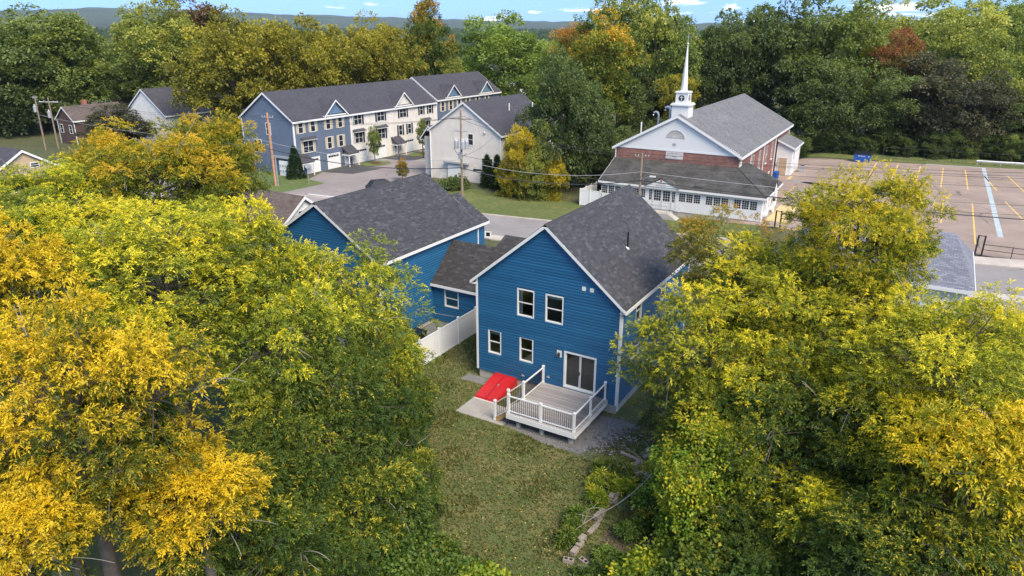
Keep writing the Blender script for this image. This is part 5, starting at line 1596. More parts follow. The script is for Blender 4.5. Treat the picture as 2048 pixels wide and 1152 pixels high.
def leaf_template(kind, seed):
    """one spray of leaves: stem along +x. returns verts, tris, leaf index"""
    r_ = np.random.default_rng(seed)
    V, F, Lf = [], [], []

    def leaf(p, d, ln, wd, up):
        d = d / np.linalg.norm(d); sd_ = np.cross(up, d); sd_ /= np.linalg.norm(sd_) + 1e-9; n_ = np.cross(d, sd_)
        b = len(V)
        mid = p + d * ln * .45
        V.extend([p, mid + sd_ * wd + n_ * wd * .35, p + d * ln - n_ * ln * .18, mid - sd_ * wd + n_ * wd * .35])
        F.extend([(b, b + 1, b + 2), (b, b + 2, b + 3)]); Lf.extend([len(F) // 2] * 4)
    up = np.array([0, 0, 1.])
    if kind == 'compound':
        up_ = r_.uniform(-.1, .5)
        for i in range(4):
            x = .04 + .07 * i
            p = np.array([x, 0, up_ * x - 1.6 * x * x])
            for s in (-1, 1):
                d = np.array([.65 + r_.normal(0, .3), s * (.8 + r_.normal(0, .25)), -.25 + r_.normal(0, .45)])
                leaf(p, d, r_.uniform(.10, .19), r_.uniform(.022, .040), up + r_.normal(0, .45, 3))
        leaf(np.array([.31, 0, up_ * .31 - .15]), np.array([1, r_.normal(0, .3), -.5 + r_.normal(0, .3)]), .18, .034, up)
    elif kind == 'broad':
        for i in range(7):
            p = np.array([r_.uniform(0, .35), r_.normal(0, .14), r_.normal(0, .08)])
            d = np.array([.6 + r_.normal(0, .5), r_.normal(0, .7), -.45 + r_.normal(0, .3)])
            leaf(p, d, r_.uniform(.10, .16), r_.uniform(.04, .06), up + r_.normal(0, .3, 3))
    elif kind == 'clump':
        for i in range(5):
            p = np.array([r_.uniform(-.3, .4), r_.normal(0, .32), r_.normal(0, .22)])
            d = np.array([.6 + r_.normal(0, .6), r_.normal(0, .8), -.35 + r_.normal(0, .4)])
            leaf(p, d, r_.uniform(.38, .62), r_.uniform(.13, .20), up + r_.normal(0, .35, 3))
    elif kind == 'needle':
        for i in range(6):
            p = np.array([r_.uniform(0, .1), r_.normal(0, .06), r_.normal(0, .06)])
            d = np.array([.7, r_.normal(0, .5), .5 + r_.normal(0, .4)])
            leaf(p, d, r_.uniform(.22, .34), r_.uniform(.03, .05), up + r_.normal(0, .3, 3))
    return np.array(V), np.array(F), np.array(Lf)


_tmpl = {kd: [leaf_template(kd, 10 + i) for i in range(8)] for kd in ('compound', 'broad', 'clump', 'needle')}


def sprays(pos, outd, kind, scale, t, r_, mat, name='crown', parent=None):
    """leaf sprays at pos pointing along outd; t = colour position of each"""
    n = len(pos)
    X = outd / np.linalg.norm(outd, axis=1, keepdims=True)
    Z = np.tile([0, 0, 1.], (n, 1)) + r_.normal(0, .5, (n, 3))
    Y = np.cross(Z, X); Y /= np.linalg.norm(Y, axis=1, keepdims=True) + 1e-9
    Z = np.cross(X, Y)
    Rm = np.stack([X, Y, Z], -1)
    sc_ = scale * r_.uniform(.75, 1.25, n)
    co, fa, at = [], [], []
    base = 0
    pick = r_.integers(0, 8, n)
    for q in range(8):
        s = np.where(pick == q)[0]
        if not len(s): continue
        V, F, Lf = _tmpl[kind][q]
        P = np.einsum('nij,vj->nvi', Rm[s], V) * sc_[s][:, None, None] + pos[s][:, None, :]
        co.append(P.reshape(-1, 3))
        fa.append((F[None] + (np.arange(len(s)) * len(V))[:, None, None] + base).reshape(-1, 3))
        lr = r_.normal(0, .09, (len(s), Lf.max() + 1))
        xb = np.repeat(V[::4, 0], 4); tip = (xb - xb.min()) / (np.ptp(xb) + 1e-6) - .5
        at.append(np.clip(t[s][:, None] + lr[:, Lf] + .26 * tip[None], 0, 1).ravel())
        base += len(s) * len(V)
    return raw_mesh(name, np.concatenate(co), np.concatenate(fa), mat, parent, np.concatenate(at))


def clump_points(r_, n, R_, Rz, inner=.35, low=-.75, power=.45):
    """clump centres inside an uneven ellipsoid, thicker towards the outside"""
    d = r_.normal(0, 1, (int(n * 2.5), 3)); d /= np.linalg.norm(d, axis=1, keepdims=True)
    d = d[d[:, 2] > low][:n]
    ph = r_.uniform(0, 6.28, 6)
    az = np.arctan2(d[:, 1], d[:, 0])
    e = 1 + .13 * np.sin(2 * az + ph[0]) + .12 * np.sin(3 * az + ph[1] + 2 * d[:, 2]) + .10 * np.sin(5 * d[:, 2] + ph[2]) + .07 * np.sin(5 * az + ph[3])
    rad = np.minimum((inner + (1 - inner) * r_.random(len(d)) ** power) * e, 1.08 + .05 * r_.random(len(d)))
    return d * rad[:, None] * np.array([R_, R_, Rz])


def in_house(p):
    a = (p[:, 0] > -.35) & (p[:, 0] < 9.25) & (p[:, 1] > -.5) & (p[:, 1] < 11.8) & (p[:, 2] < 10.3 - np.abs(p[:, 0] - 4.44) * .75)
    b = (p[:, 0] > -17.5) & (p[:, 0] < -6.9) & (p[:, 1] > -.5) & (p[:, 1] < 11.8) & (p[:, 2] < 9.5 - np.abs(p[:, 0] + 12.3) * .62)
    c = (p[:, 0] > 4.2) & (p[:, 0] < 8.6) & (p[:, 1] > -4.3) & (p[:, 1] < 0) & (p[:, 2] < 2.3)
    return a | b | c


def limb(m, a, b, r0, r1, r_, bow=.18, n=6, sides=5):
    a, b = np.asarray(a, float), np.asarray(b, float)
    ln = np.linalg.norm(b - a)
    c = (a + b) / 2 + np.array([0, 0, ln * bow]) + r_.normal(0, ln * .07, 3)
    pts = []
    for i in range(n + 1):
        f = i / n
        pts.append((1 - f) ** 2 * a + 2 * f * (1 - f) * c + f * f * b)
    m.tube(pts, [r0 + (r1 - r0) * (i / n) ** .8 for i in range(n + 1)], sides, False)
    return pts


def tree_shape(r_, R_, Rz, nclump, ns, kind, leaf, clip=None, twigs=4):
    """crown leaves, limbs and dead twigs of one tree about its crown centre"""
    cl = clump_points(r_, nclump, R_, Rz, low=-.85)
    base = np.array([0, 0, -Rz * .9])
    lm = MB()
    r0 = .07 + .035 * R_
    hubs = [np.array([0, 0, -Rz * .9 + Rz * .22 * i]) + r_.normal(0, .08, 3) * (i > 0) for i in range(6)]
    tk = list(hubs)
    lm.tube(tk, [r0 * (.75 - .1 * i) for i in range(6)], 6, False)
    for i in range(8):
        q = cl[r_.integers(len(cl))] * np.array([.65, .65, 1])
        pts = limb(lm, tk[r_.integers(0, 5)], q + np.array([0, 0, -.3]), r0 * .5, r0 * .2, r_, .12)
        hubs += pts[2:]
    hubs = np.array(hubs)
    for c_ in cl:
        dd = np.linalg.norm((hubs - c_) * np.array([1, 1, .8]), axis=1) + (hubs[:, 2] > c_[2]) * .8
        limb(lm, hubs[np.argmin(dd)], c_, .035, .010, r_, .08, 4, 4)
    tws = []
    for i in range(twigs):
        tw = MB()
        q = cl[r_.integers(len(cl))]
        for j in range(5):
            limb(tw, q, q + r_.normal(0, .55, 3) + np.array([q[0], q[1], 0]) / (R_ + 1) * .8, .018, .008, r_, r_.uniform(-.2, .3), 5, 3)
        tws.append(tw)
    M_ = len(cl)
    rc = r_.uniform(.5, 1.0, M_) * (.62 + .09 * R_)
    d = r_.normal(0, 1, (M_, ns, 3)); d[..., 2] = np.abs(d[..., 2]) * .8 - .25
    d /= np.linalg.norm(d, axis=-1, keepdims=True)
    rad = rc[:, None] * (.4 + .6 * r_.random((M_, ns)) ** .6)
    pos = cl[:, None, :] + d * rad[..., None] * np.array([1, 1, .66])
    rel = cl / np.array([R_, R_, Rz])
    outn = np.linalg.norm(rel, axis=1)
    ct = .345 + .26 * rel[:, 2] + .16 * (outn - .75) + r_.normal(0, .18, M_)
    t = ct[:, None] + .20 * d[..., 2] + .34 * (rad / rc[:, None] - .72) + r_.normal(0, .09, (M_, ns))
    od = d * np.array([1, 1, .75]) + rel[:, None, :] * np.array([.35, .35, .2]) + r_.normal(0, .5, d.shape)
    pos = pos.reshape(-1, 3); t = t.ravel(); od = od.reshape(-1, 3)
    if clip is not None:
        kp = clip(pos); pos, t, od = pos[kp], t[kp], od[kp]
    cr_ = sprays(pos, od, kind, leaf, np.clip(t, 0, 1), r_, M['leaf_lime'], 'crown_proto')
    lo = lm.build('limbs_proto', M['bark'], smooth=True)
    out = [cr_.data, lo.data]
    two = []
    for tw in tws:
        q = tw.build('twig_proto', M['twig']); two.append(q.data); bpy.data.objects.remove(q)
    bpy.data.objects.remove(cr_); bpy.data.objects.remove(lo)
    return out[0], out[1], two


NP_ = {}
for sz, Rp, Rzp, nc in (('s', 1.9, 1.9, 70), ('m', 2.6, 2.6, 104), ('l', 3.6, 3.3, 160)):
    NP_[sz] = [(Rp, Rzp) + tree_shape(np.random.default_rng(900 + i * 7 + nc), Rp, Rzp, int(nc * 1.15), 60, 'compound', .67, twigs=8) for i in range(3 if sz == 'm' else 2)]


def near_tree(name, label, pal, u, v, zc, R_, Rz, i, unique=False, kind='compound', dens=1.0):
    g = gzf(u, v)
    T = thing(name, label, 'tree', (u, v, g))
    zc -= g
    R_, Rz = max(R_ - .7, 1.2), max(Rz - .6, 1.2)
    r_ = np.random.default_rng(1000 + i)
    if unique:
        clip = lambda p: ~in_house(p + np.array([u, v, g + zc])) & (p[:, 2] > .15 - zc)
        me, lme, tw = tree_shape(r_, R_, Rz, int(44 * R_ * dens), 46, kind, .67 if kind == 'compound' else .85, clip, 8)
        sc_, rz = (1, 1, 1), 0
    else:
        sz = 's' if R_ < 2.15 else 'm' if R_ < 3.0 else 'l'
        Rp, Rzp, me, lme, tw = NP_[sz][i % len(NP_[sz])]
        sc_ = (R_ / Rp, R_ / Rp, Rz / Rzp); rz = (i * 83) % 360
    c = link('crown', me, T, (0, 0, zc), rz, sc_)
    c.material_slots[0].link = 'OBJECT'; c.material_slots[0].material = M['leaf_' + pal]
    tag(c, kind='stuff')
    link('limbs', lme, T, (0, 0, zc), rz, sc_)
    for q in tw: link('dead_twig', q, T, (0, 0, zc), rz, sc_)
    zb = zc - Rz * .9
    r0 = .10 + .04 * R_
    if zb > .3:
        f = np.linspace(0, 1, 7)
        b = r_.normal(0, .12, 2)
        MB().tube([(b[0] * math.sin(3.14 * q), b[1] * math.sin(3.14 * q), -.2 + (zb + .3) * q) for q in f], [r0 * (1.35 - .55 * q) for q in f], 8, False).build('trunk', M['bark'], T, smooth=True)
    else:
        MB().tube([(0, 0, -.2), (.03, 0, max(zc * .5, .4)), (0, .04, max(zc, .8))], [r0, r0 * .8, r0 * .5], 8, False).build('trunk', M['bark'], T, smooth=True)
    return T


NEAR = [('gold', 2.2, -23.4, 9.7, 3.8, 4.0, 'bright golden tree with drooping leaf tufts at the lawn\'s left'),
        ('gold', 3.8, -21.4, 6.0, 2.6, 2.2, 'small golden tree with low outreaching yellow boughs over dark shrubs'),
        ('gold', -3.7, -21.8, 12.1, 2.2, 2.3, 'golden tree top standing above the yellow green crowns'),
        ('lemon', -4.2, -16.2, 10.1, 4.9, 3.7, 'wide yellow green tree with lemon tips behind the golden tree'),
        ('lemon', -4.6, -11.7, 9.6, 2.7, 3.1, 'lemon yellow tree top in front of the small white house'),
        ('lime', -2.2, -7.5, 5.6, 4.1, 4.6, 'lime green tree hiding the left blue house\'s back wall', 1),
        ('lime', -1.0, -13.6, 6.9, 3.8, 3.8, 'lime green tree in the middle of the left hand grove'),
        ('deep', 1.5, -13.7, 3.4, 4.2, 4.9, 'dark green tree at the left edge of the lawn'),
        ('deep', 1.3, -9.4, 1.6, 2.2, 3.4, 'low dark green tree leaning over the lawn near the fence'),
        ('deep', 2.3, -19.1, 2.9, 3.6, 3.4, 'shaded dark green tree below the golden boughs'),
        ('amber', -18.6, -6.6, 10.4, 5.2, 4.4, 'broad green and amber tree in front of the far white house'),
        ('amber', -18.8, -2.3, 11.0, 3.2, 3.9, 'orange tinged tree beside the small white house'),
        ('lime', -19.4, -13.0, 10.4, 3.8, 3.1, 'light green tree in front of the tan house'),
        ('gold2', 19.1, 0.8, 11.0, 3.9, 3.9, 'tall yellow topped open tree in front of the parking lot'),
        ('amberthin', 12.9, 3.7, 8.3, 3.6, 3.2, 'thin browning tree beside the blue house\'s right wall', 1),
        ('lemon', 13.9, -3.1, 5.8, 3.9, 3.9, 'yellow green tree pressing against the blue house\'s right corner', 1),
        ('lemon', 23.0, -4.6, 8.2, 4.1, 3.5, 'yellow green tree at the right in front of the grey roof'),
        ('lemon', 18.2, -1.3, 8.3, 3.8, 3.1, 'lemon tipped tree in the middle of the right hand grove'),
        ('deep', 19.2, -5.7, 4.4, 4.1, 4.3, 'green tree with exposed dark trunk in the right hand grove'),
        ('gold2', 24.3, -9.4, 6.4, 2.8, 3.3, 'bright yellow tree at the right with hanging leaf tufts'),
        ('vine', 15.9, -7.9, 2.6, 2.8, 3.6, 'vine covered bright green tree by the block wall', 1),
        ('deep', 22.3, -9.7, 4.0, 3.3, 2.4, 'low dark green tree below the bright yellow one'),
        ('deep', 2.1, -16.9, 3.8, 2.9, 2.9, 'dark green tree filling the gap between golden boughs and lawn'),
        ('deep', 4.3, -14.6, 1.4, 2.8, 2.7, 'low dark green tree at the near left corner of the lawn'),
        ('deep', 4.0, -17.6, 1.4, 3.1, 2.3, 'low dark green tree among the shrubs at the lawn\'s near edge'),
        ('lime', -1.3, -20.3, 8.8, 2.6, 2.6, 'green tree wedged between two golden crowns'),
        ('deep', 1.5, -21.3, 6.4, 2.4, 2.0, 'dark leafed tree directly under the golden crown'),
        ('gold', 3.9, -25.9, 7.9, 2.2, 2.0, 'low golden crown in front of the bright golden tree'),
        ('lime', -1.2, -7.4, 3.2, 2.6, 3.6, 'lime green tree beside the lawn before the white fence'),
        ('lime', -5.4, -7.7, 7.0, 2.6, 2.5, 'lime green tree in front of the left blue gable'),
        ('lemon', -11.3, -14.6, 10.5, 3.2, 2.5, 'yellow green tree between the golden top and the amber tree'),
        ('lime', -13.4, -8.4, 9.2, 3.2, 2.2, 'green tree before the brown roof of the small white house'),
        ('lemon', 17.6, -4.4, 5.5, 3.5, 3.2, 'yellow green tree above the vine covered one'),
        ('lemon', 22.0, -6.7, 6.3, 2.9, 2.8, 'yellow green tree between the bright yellow tree and the green trunk'),
        ('lime', 14.4, -4.3, 2.8, 2.3, 3.0, 'lime green tree behind the rubble heap', 1),
        ('lemon', 24.6, -6.6, 6.9, 2.3, 2.4, 'yellow crown between the bright yellow tree and the grey roof'),
        ('deep', 17.9, -8.9, 1.8, 2.9, 2.4, 'low dark green tree beside the vine covered one'),
        ('lemon', 15.8, .6, 8.3, 3.3, 2.9, 'yellow green tree between the thin browning tree and the tall open one'),
        ('deep', 23.8, -10.8, 5.0, 2.4, 2.0, 'dark green tree under the hanging yellow tufts'),
        ('lime', 20.4, -8.2, 3.0, 2.7, 2.5, 'lime green tree over the shaded shrubs of the right hand grove'),
        ('lemon', 22.6, 3.5, 5.6, 2.9, 2.6, 'yellow green tree close in front of the grey roofed house'),
        ('lemon', 25.5, 1.0, 7.0, 2.4, 2.2, 'yellow green tree beside the grey roofed house\'s near corner'),
        ('lime', -19.6, -10.9, 10.4, 3.3, 2.6, 'light green tree between the amber tree and the tan house'),
        ('amber', -23.0, -6.8, 11.2, 2.9, 2.9, 'amber tree at the street side of the broad amber one'),
        ('lime', -12.4, -16.9, 10.8, 2.9, 2.2, 'light green crown above the golden top by the street side'),
        ('deep', 4.4, -12.3, .9, 1.9, 2.5, 'bushy dark green young tree on the lawn\'s left edge'),
        ('deep', 1.0, -7.8, 2.2, 1.6, 2.4, 'slim dark green tree between lawn and fence')]
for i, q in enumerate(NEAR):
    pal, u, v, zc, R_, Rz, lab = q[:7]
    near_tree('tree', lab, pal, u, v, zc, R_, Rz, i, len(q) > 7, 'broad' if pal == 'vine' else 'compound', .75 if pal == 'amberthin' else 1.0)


# middle-distance trees: eight crowns, copied; colours belong to each tree
def crown_mesh(seed, nclump=80, ns=52, leaf=.9):
    r_ = np.random.default_rng(seed)
    cl = clump_points(r_, nclump, 8, 10, inner=.4, low=-.9, power=.4)
    cl = np.concatenate([cl, clump_points(r_, nclump // 4, 5, 6, inner=.2, low=-.9)])
    M_ = len(cl)
    rc = r_.uniform(1.2, 2.5, M_)
    d = r_.normal(0, 1, (M_, ns, 3)); d[..., 2] = np.abs(d[..., 2]) * .9 - .3
    d /= np.linalg.norm(d, axis=-1, keepdims=True)
    pos = cl[:, None, :] + d * (rc[:, None] * (.5 + .5 * r_.random((M_, ns)) ** .5))[..., None] * np.array([1, 1, .8])
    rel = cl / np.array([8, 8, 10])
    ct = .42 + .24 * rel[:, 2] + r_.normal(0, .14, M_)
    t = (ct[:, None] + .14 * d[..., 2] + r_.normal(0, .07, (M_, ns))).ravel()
    od = (d + r_.normal(0, .3, d.shape)).reshape(-1, 3)
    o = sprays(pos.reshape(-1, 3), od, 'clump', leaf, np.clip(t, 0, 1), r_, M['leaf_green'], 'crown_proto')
    me = o.data
    bpy.data.objects.remove(o)
    m = MB()
    m.tube([(0, 0, -14), (.15, .1, -8), (0, 0, -3), (.2, 0, 4)], [.5, .38, .32, .1], 8, False)
    for i in range(9):
        q = cl[r_.integers(M_)]
        limb(m, (0, 0, r_.uniform(-7, 0)), q * .85, .2, .05, r_, .1, 5, 5)
    tm = m.build('trunk_proto', M['bark'])
    tme = tm.data; bpy.data.objects.remove(tm)
    return me, tme


PROTO = [crown_mesh(300 + i) for i in range(6)]


def mid_tree(label, pal, u, v, zc, R_, Rz, i, group=None, name='tree', proto=None):
    g = gzf(u, v)
    T = thing(name, label, 'tree', (u, v, g), (i * 67) % 360, group)
    me, tme = (proto or PROTO)[i % len(proto or PROTO)]
    s = (R_ / 9.0, R_ / 9.0, Rz / 11.2)
    c = link('crown', me, T, (0, 0, zc - g), 0, s)
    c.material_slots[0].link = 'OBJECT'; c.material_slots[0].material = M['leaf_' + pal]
    tag(c, kind='stuff')
    link('trunk', tme, T, (0, 0, zc - g), 0, (R_ / 8, R_ / 8, (zc - g + .3) / 14))
    return T


MID = [('dark', -143.2, 40.9, 6.6, 13.0, 15.0), ('green', -144.1, 50.7, 12.2, 14.3, 11.6), ('lime2', -118.3, 62.5, 13.4, 10.7, 11.6), ('green', -138.2, 55.4, 9.6, 10.9, 12.7),
       ('dark', -126.2, 66.3, 7.0, 9.3, 9.8), ('russet', -121.3, 76.4, 14.1, 9.2, 12.3), ('lime2', -119.8, 70.1, 6.5, 5.9, 7.5), ('olive', -87.7, 55.1, 10.2, 9.7, 12.8),
       ('olive', -83.1, 65.8, 10.4, 7.9, 11.0), ('olive', -93.2, 67.1, 9.7, 8.5, 11.1), ('olive', -81.5, 75.5, 11.0, 8.7, 10.3), ('olive', -78.3, 84.6, 11.6, 7.9, 10.6),
       ('orangetop', -79.0, 99.9, 14.2, 6.4, 12.2), ('lime2', -73.1, 101.0, 8.2, 3.9, 6.5), ('pale', -69.7, 117.3, 10.5, 13.6, 12.3), ('pale', -49.2, 104.3, 8.9, 5.3, 7.8),
       ('orange', -43.5, 103.2, 12.9, 5.8, 8.9), ('orange2', -30.0, 85.1, 12.4, 7.6, 10.0), ('greeny', -33.6, 102.1, 16.4, 8.7, 10.7), ('greeny', -24.9, 97.9, 13.6, 7.8, 12.3),
       ('dark', -21.6, 53.5, 7.0, 5.9, 10.0), ('dark', -19.2, 57.1, 4.9, 4.2, 8.1), ('yellowbush', -24.4, 47.2, 3.4, 2.5, 5.4), ('dark', -17.0, 107.7, 11.6, 7.7, 10.4),
       ('dark', -12.6, 114.0, 11.8, 9.5, 12.6), ('dark', -4.5, 111.6, 12.6, 8.7, 12.8), ('green', 1.7, 116.6, 12.6, 10.6, 13.4), ('dark', 2.9, 106.6, 5.7, 7.8, 9.2),
       ('dark', 11.4, 108.5, 5.5, 7.7, 9.1), ('lime2', 5.9, 132.1, 13.2, 9.3, 12.8), ('redyel', 13.3, 119.6, 11.3, 6.3, 8.9), ('yel', 9.3, 120.5, 13.0, 3.6, 4.8),
       ('yelgreen', 18.4, 157.8, 13.6, 12.0, 12.6), ('yelgreen', 23.9, 129.8, 12.9, 9.0, 10.7), ('green', 27.0, 172.8, 14.5, 11.5, 13.4), ('pale', 33.5, 177.5, 14.0, 10.3, 14.0),
       ('plum', 19.6, 112.8, 6.4, 9.0, 9.9), ('plum', 27.9, 115.8, 4.9, 7.0, 8.5), ('yelgreen', 36.0, 118.5, 6.6, 6.2, 10.3), ('dark', 33.8, 114.5, 3.1, 6.0, 5.3),
       ('olive', -18.9, 91.5, 7.3, 4.1, 5.8), ('dark', -26.1, 91.0, 7.8, 6.5, 10.8)]
MIDL = ['big dense dark green tree at the far end of the street by the plain pole', 'full mid green tree rising behind the brown houses', 'light green spreading tree behind the brown houses', 'second mid green tree between the light green and the dark ones behind the brown houses',
        'dark green tree low behind the smaller brown house', 'rusty brown topped tree behind the white house', 'small light green tree beside the rusty topped one', 'olive yellow tree standing beside the slate blue gable end',
        'olive yellow tree behind the slate blue unit\'s ridge', 'olive yellow tree further back between two others behind the townhouses', 'olive yellow tree behind the first dormer of the townhouses', 'olive yellow tree behind the cream dormer of the townhouses',
        'tall green tree with an orange top behind the townhouse roof step', 'slim light green tree beside the orange topped one', 'large pale feathery green tree beyond the far end of the townhouses', 'smaller pale green tree behind the cream house ridge',
        'orange streaked tree at the left edge of the wood by the church', 'round green and orange tree left of the church', 'tallest green tree with yellow tips left of the steeple', 'tall yellow tipped green tree right behind the steeple',
        'large dark green upright tree between the cream house and the church', 'dark green tree close to the church\'s left eave', 'tall ragged yellow vine covered tree on the verge beside the cream house', 'dark green tree next to the steeple\'s right side',
        'dark green tree behind the church ridge', 'tall dark green tree behind the far end of the church roof', 'tall mid green tree behind the church annex', 'low dark green tree behind the church annex',
        'low dark green tree behind the dumpster', 'light green tree towering behind the dumpster', 'red tinged tree in the wood behind the lot', 'bright yellow small crown beside the red tinged tree',
        'tall yellow green tree deep in the wood behind the lot', 'yellow green tree above the purple brown one', 'tall mid green tree at the back of the wood behind the lot', 'pale green tall tree at the back of the wood behind the lot',
        'dusky purple brown tree at the far edge of the lot', 'second purple brown tree behind the guard rail', 'yellow green tree behind the guard rail', 'low dark green tree behind the guard rail',
        'small olive tree behind the church\'s left roof slope', 'dark green tree left of the roof pipes of the church']
for i, (pal, u, v, zc, R_, Rz) in enumerate(MID):
    mid_tree(MIDL[i], pal, u, v, zc, R_, Rz, i)
# undergrowth at the wood's edge
ub = np.random.default_rng(77)
for i in range(26):
    u = -14 + i * 2.2; v = (103.5 if u > 2 else 97) + max(0, u - 2) * .22 + ub.uniform(-1, 1.5)
    if -16 < u < 3 and v < 92: continue
    mid_tree('dark green bush at the foot of the wood behind the church and lot', 'dark' if i % 3 else 'green', u, v, 1.0, ub.uniform(2, 3.2), ub.uniform(1.8, 3.4), i, 'bushes at the foot of the wood', 'bush')
for i in range(9):
    u, v = -16.5 - ub.uniform(0, 5), 60 + i * 4.2
    mid_tree('dark green bush along the hidden left side of the church', 'dark', u, v, 1.5, ub.uniform(2.2, 3.4), ub.uniform(2.5, 4.5), i + 3, 'bushes along the left side of the church', 'bush')
# wood further back
fr = np.random.default_rng(5)
cnt = 0
FWD = np.array([-.5079, .8614]); RGT = np.array([.8614, .5079])
for ring, (d0, d1, n_) in enumerate(((200, 270, 34), (270, 380, 46), (380, 520, 60))):
    for i in range(n_):
        a = R(-39 + 78 * (i + fr.uniform(.1, .9)) / n_)
        d_ = fr.uniform(d0, d1)
        p = np.array([CAM.x, CAM.y]) + d_ * (FWD * math.cos(a) + RGT * math.sin(a))
        h = fr.uniform(9, 13.5)
        pal = fr.choice(['green', 'dark', 'greeny', 'olive', 'pale', 'orange2', 'lime2'], p=[.28, .30, .12, .08, .12, .03, .07])
        mid_tree('distant tree in the far wood beyond the neighbourhood', pal, p[0], p[1], h * .55, fr.uniform(6.5, 9.5), h * .5, cnt, 'trees of the far wood')
        cnt += 1

# far wood reading as one mass, and hills
fw = np.random.default_rng(11)
nb = 3500
a = np.radians(fw.uniform(-44, 44, nb)); d_ = 500 + 2300 * fw.random(nb) ** 1.4
cx = CAM.x + d_ * (FWD[0] * np.cos(a) + RGT[0] * np.sin(a)); cy = CAM.y + d_ * (FWD[1] * np.cos(a) + RGT[1] * np.sin(a))
rise = np.clip((d_ - 900) / 1900, 0, 1) * 6
_v, _f = [], []
bm = bmesh.new(); bmesh.ops.create_icosphere(bm, subdivisions=2, radius=1)
bm.verts.index_update()
IV = np.array([q.co[:] for q in bm.verts]); IF = np.array([[q.index for q in f.verts] for f in bm.faces]); bm.free()
sc3 = np.stack([fw.uniform(5, 9, nb), fw.uniform(5, 9, nb), fw.uniform(6, 9.5, nb)], 1)
jit = 1 + fw.normal(0, .13, (nb, len(IV), 1))
P = IV[None] * jit * sc3[:, None, :] + np.stack([cx, cy, rise + fw.uniform(4, 8, nb)], 1)[:, None, :]
cut = np.array([True] * len(IF))
tcol = np.clip(fw.normal(.45, .22, nb), 0, 1)
o = raw_mesh('distant_forest', P.reshape(-1, 3), (IF[None] + (np.arange(nb) * len(IV))[:, None, None]).reshape(-1, 3), M['leaf_farwood'], None, np.repeat(tcol, len(IV)))
tag(o, 'far green forest stretching to the hills', kind='stuff')
AA, RR = np.meshgrid(np.radians(np.linspace(-60, 60, 180)), np.array([2500, 2900, 3400, 4000, 4600, 5200, 6000, 7500]))
prof = 58 + 62 * np.exp(-((np.degrees(AA) + 26) / 15) ** 2) + 12 * np.exp(-((np.degrees(AA) + 5) / 5) ** 2) + 5 * np.sin(np.degrees(AA) * .41) + 3 * np.sin(np.degrees(AA) * 1.3 + 1) + 1.6 * np.sin(np.degrees(AA) * 4.1)
shape = np.interp(RR, [2500, 3400, 4600, 5200, 7500], [-.05, .35, .92, 1.0, .2])
HX = CAM.x + RR * (FWD[0] * np.cos(AA) + RGT[0] * np.sin(AA)); HY = CAM.y + RR * (FWD[1] * np.cos(AA) + RGT[1] * np.sin(AA))
HZ = prof * shape + np.random.default_rng(3).normal(0, 1.5, HX.shape)
M['hill'] = paint('forested_hill', (.036, .056, .022), .95, .5, .006, fine=.45)
tag(grid_mesh('hills', HX, HY, HZ, M['hill']), 'low wooded hills on the horizon', kind='structure')


# shrubs, evergreens and young trees
def shrub(label, pal, u, v, R_, Rz, seed, kind='broad', n=26, leaf=1.0, name='shrub', group=None, cone=False):
    r_ = np.random.default_rng(seed)
    g = gzf(u, v)
    T = thing(name, label, 'shrub' if not cone else 'evergreen', (u, v, g), 0, group)
    if cone:
        zz = r_.random(900) ** 1.3
        an = r_.uniform(0, 6.28, 900)
        rr = R_ * (1 - zz) ** .75 * (.75 + .35 * r_.random(900)) * (1 + .12 * np.sin(3 * an + 8 * zz))
        pos = np.stack([rr * np.cos(an), rr * np.sin(an), zz * Rz + .1], 1)
        od = np.stack([np.cos(an), np.sin(an), np.full(900, .9)], 1)
        t = .45 + r_.normal(0, .15, 900)
    else:
        cl = clump_points(r_, n, R_, Rz, low=-.2)
        cl[:, 2] = np.abs(cl[:, 2]) + .15
        ns = 40
        d = r_.normal(0, 1, (len(cl), ns, 3)); d[..., 2] = np.abs(d[..., 2]) - .2; d /= np.linalg.norm(d, axis=-1, keepdims=True)
        pos = (cl[:, None, :] + d * r_.uniform(.15, .5, (len(cl), ns, 1)) * min(1, R_ * .6)).reshape(-1, 3)
        od = (d * np.array([1, 1, .5]) + r_.normal(0, .3, d.shape)).reshape(-1, 3)
        t = (.45 + r_.normal(0, .12, len(cl))[:, None] + .15 * d[..., 2]).ravel() + .15 * (pos[:, 2] / (Rz + .3) - .5)
    keep = (pos[:, 2] > .02) & ~in_house(pos + np.array([u, v, g]))
    tag(sprays(pos[keep], od[keep], 'needle' if cone else kind, leaf, np.clip(t[keep], 0, 1), r_, M['leaf_' + pal], 'foliage', T), kind='stuff')
    m = MB(); m.tube([(0, 0, -.1), (.03, 0, Rz * .5)], [.05, .03], 6, False)
    for i in range(5): limb(m, (0, 0, .1), r_.normal(0, 1, 3) * np.array([R_ * .5, R_ * .5, 0]) + np.array([0, 0, Rz * .6]), .025, .01, r_, .1, 4, 4)
    m.build('stem', M['bark'], T)
    return T


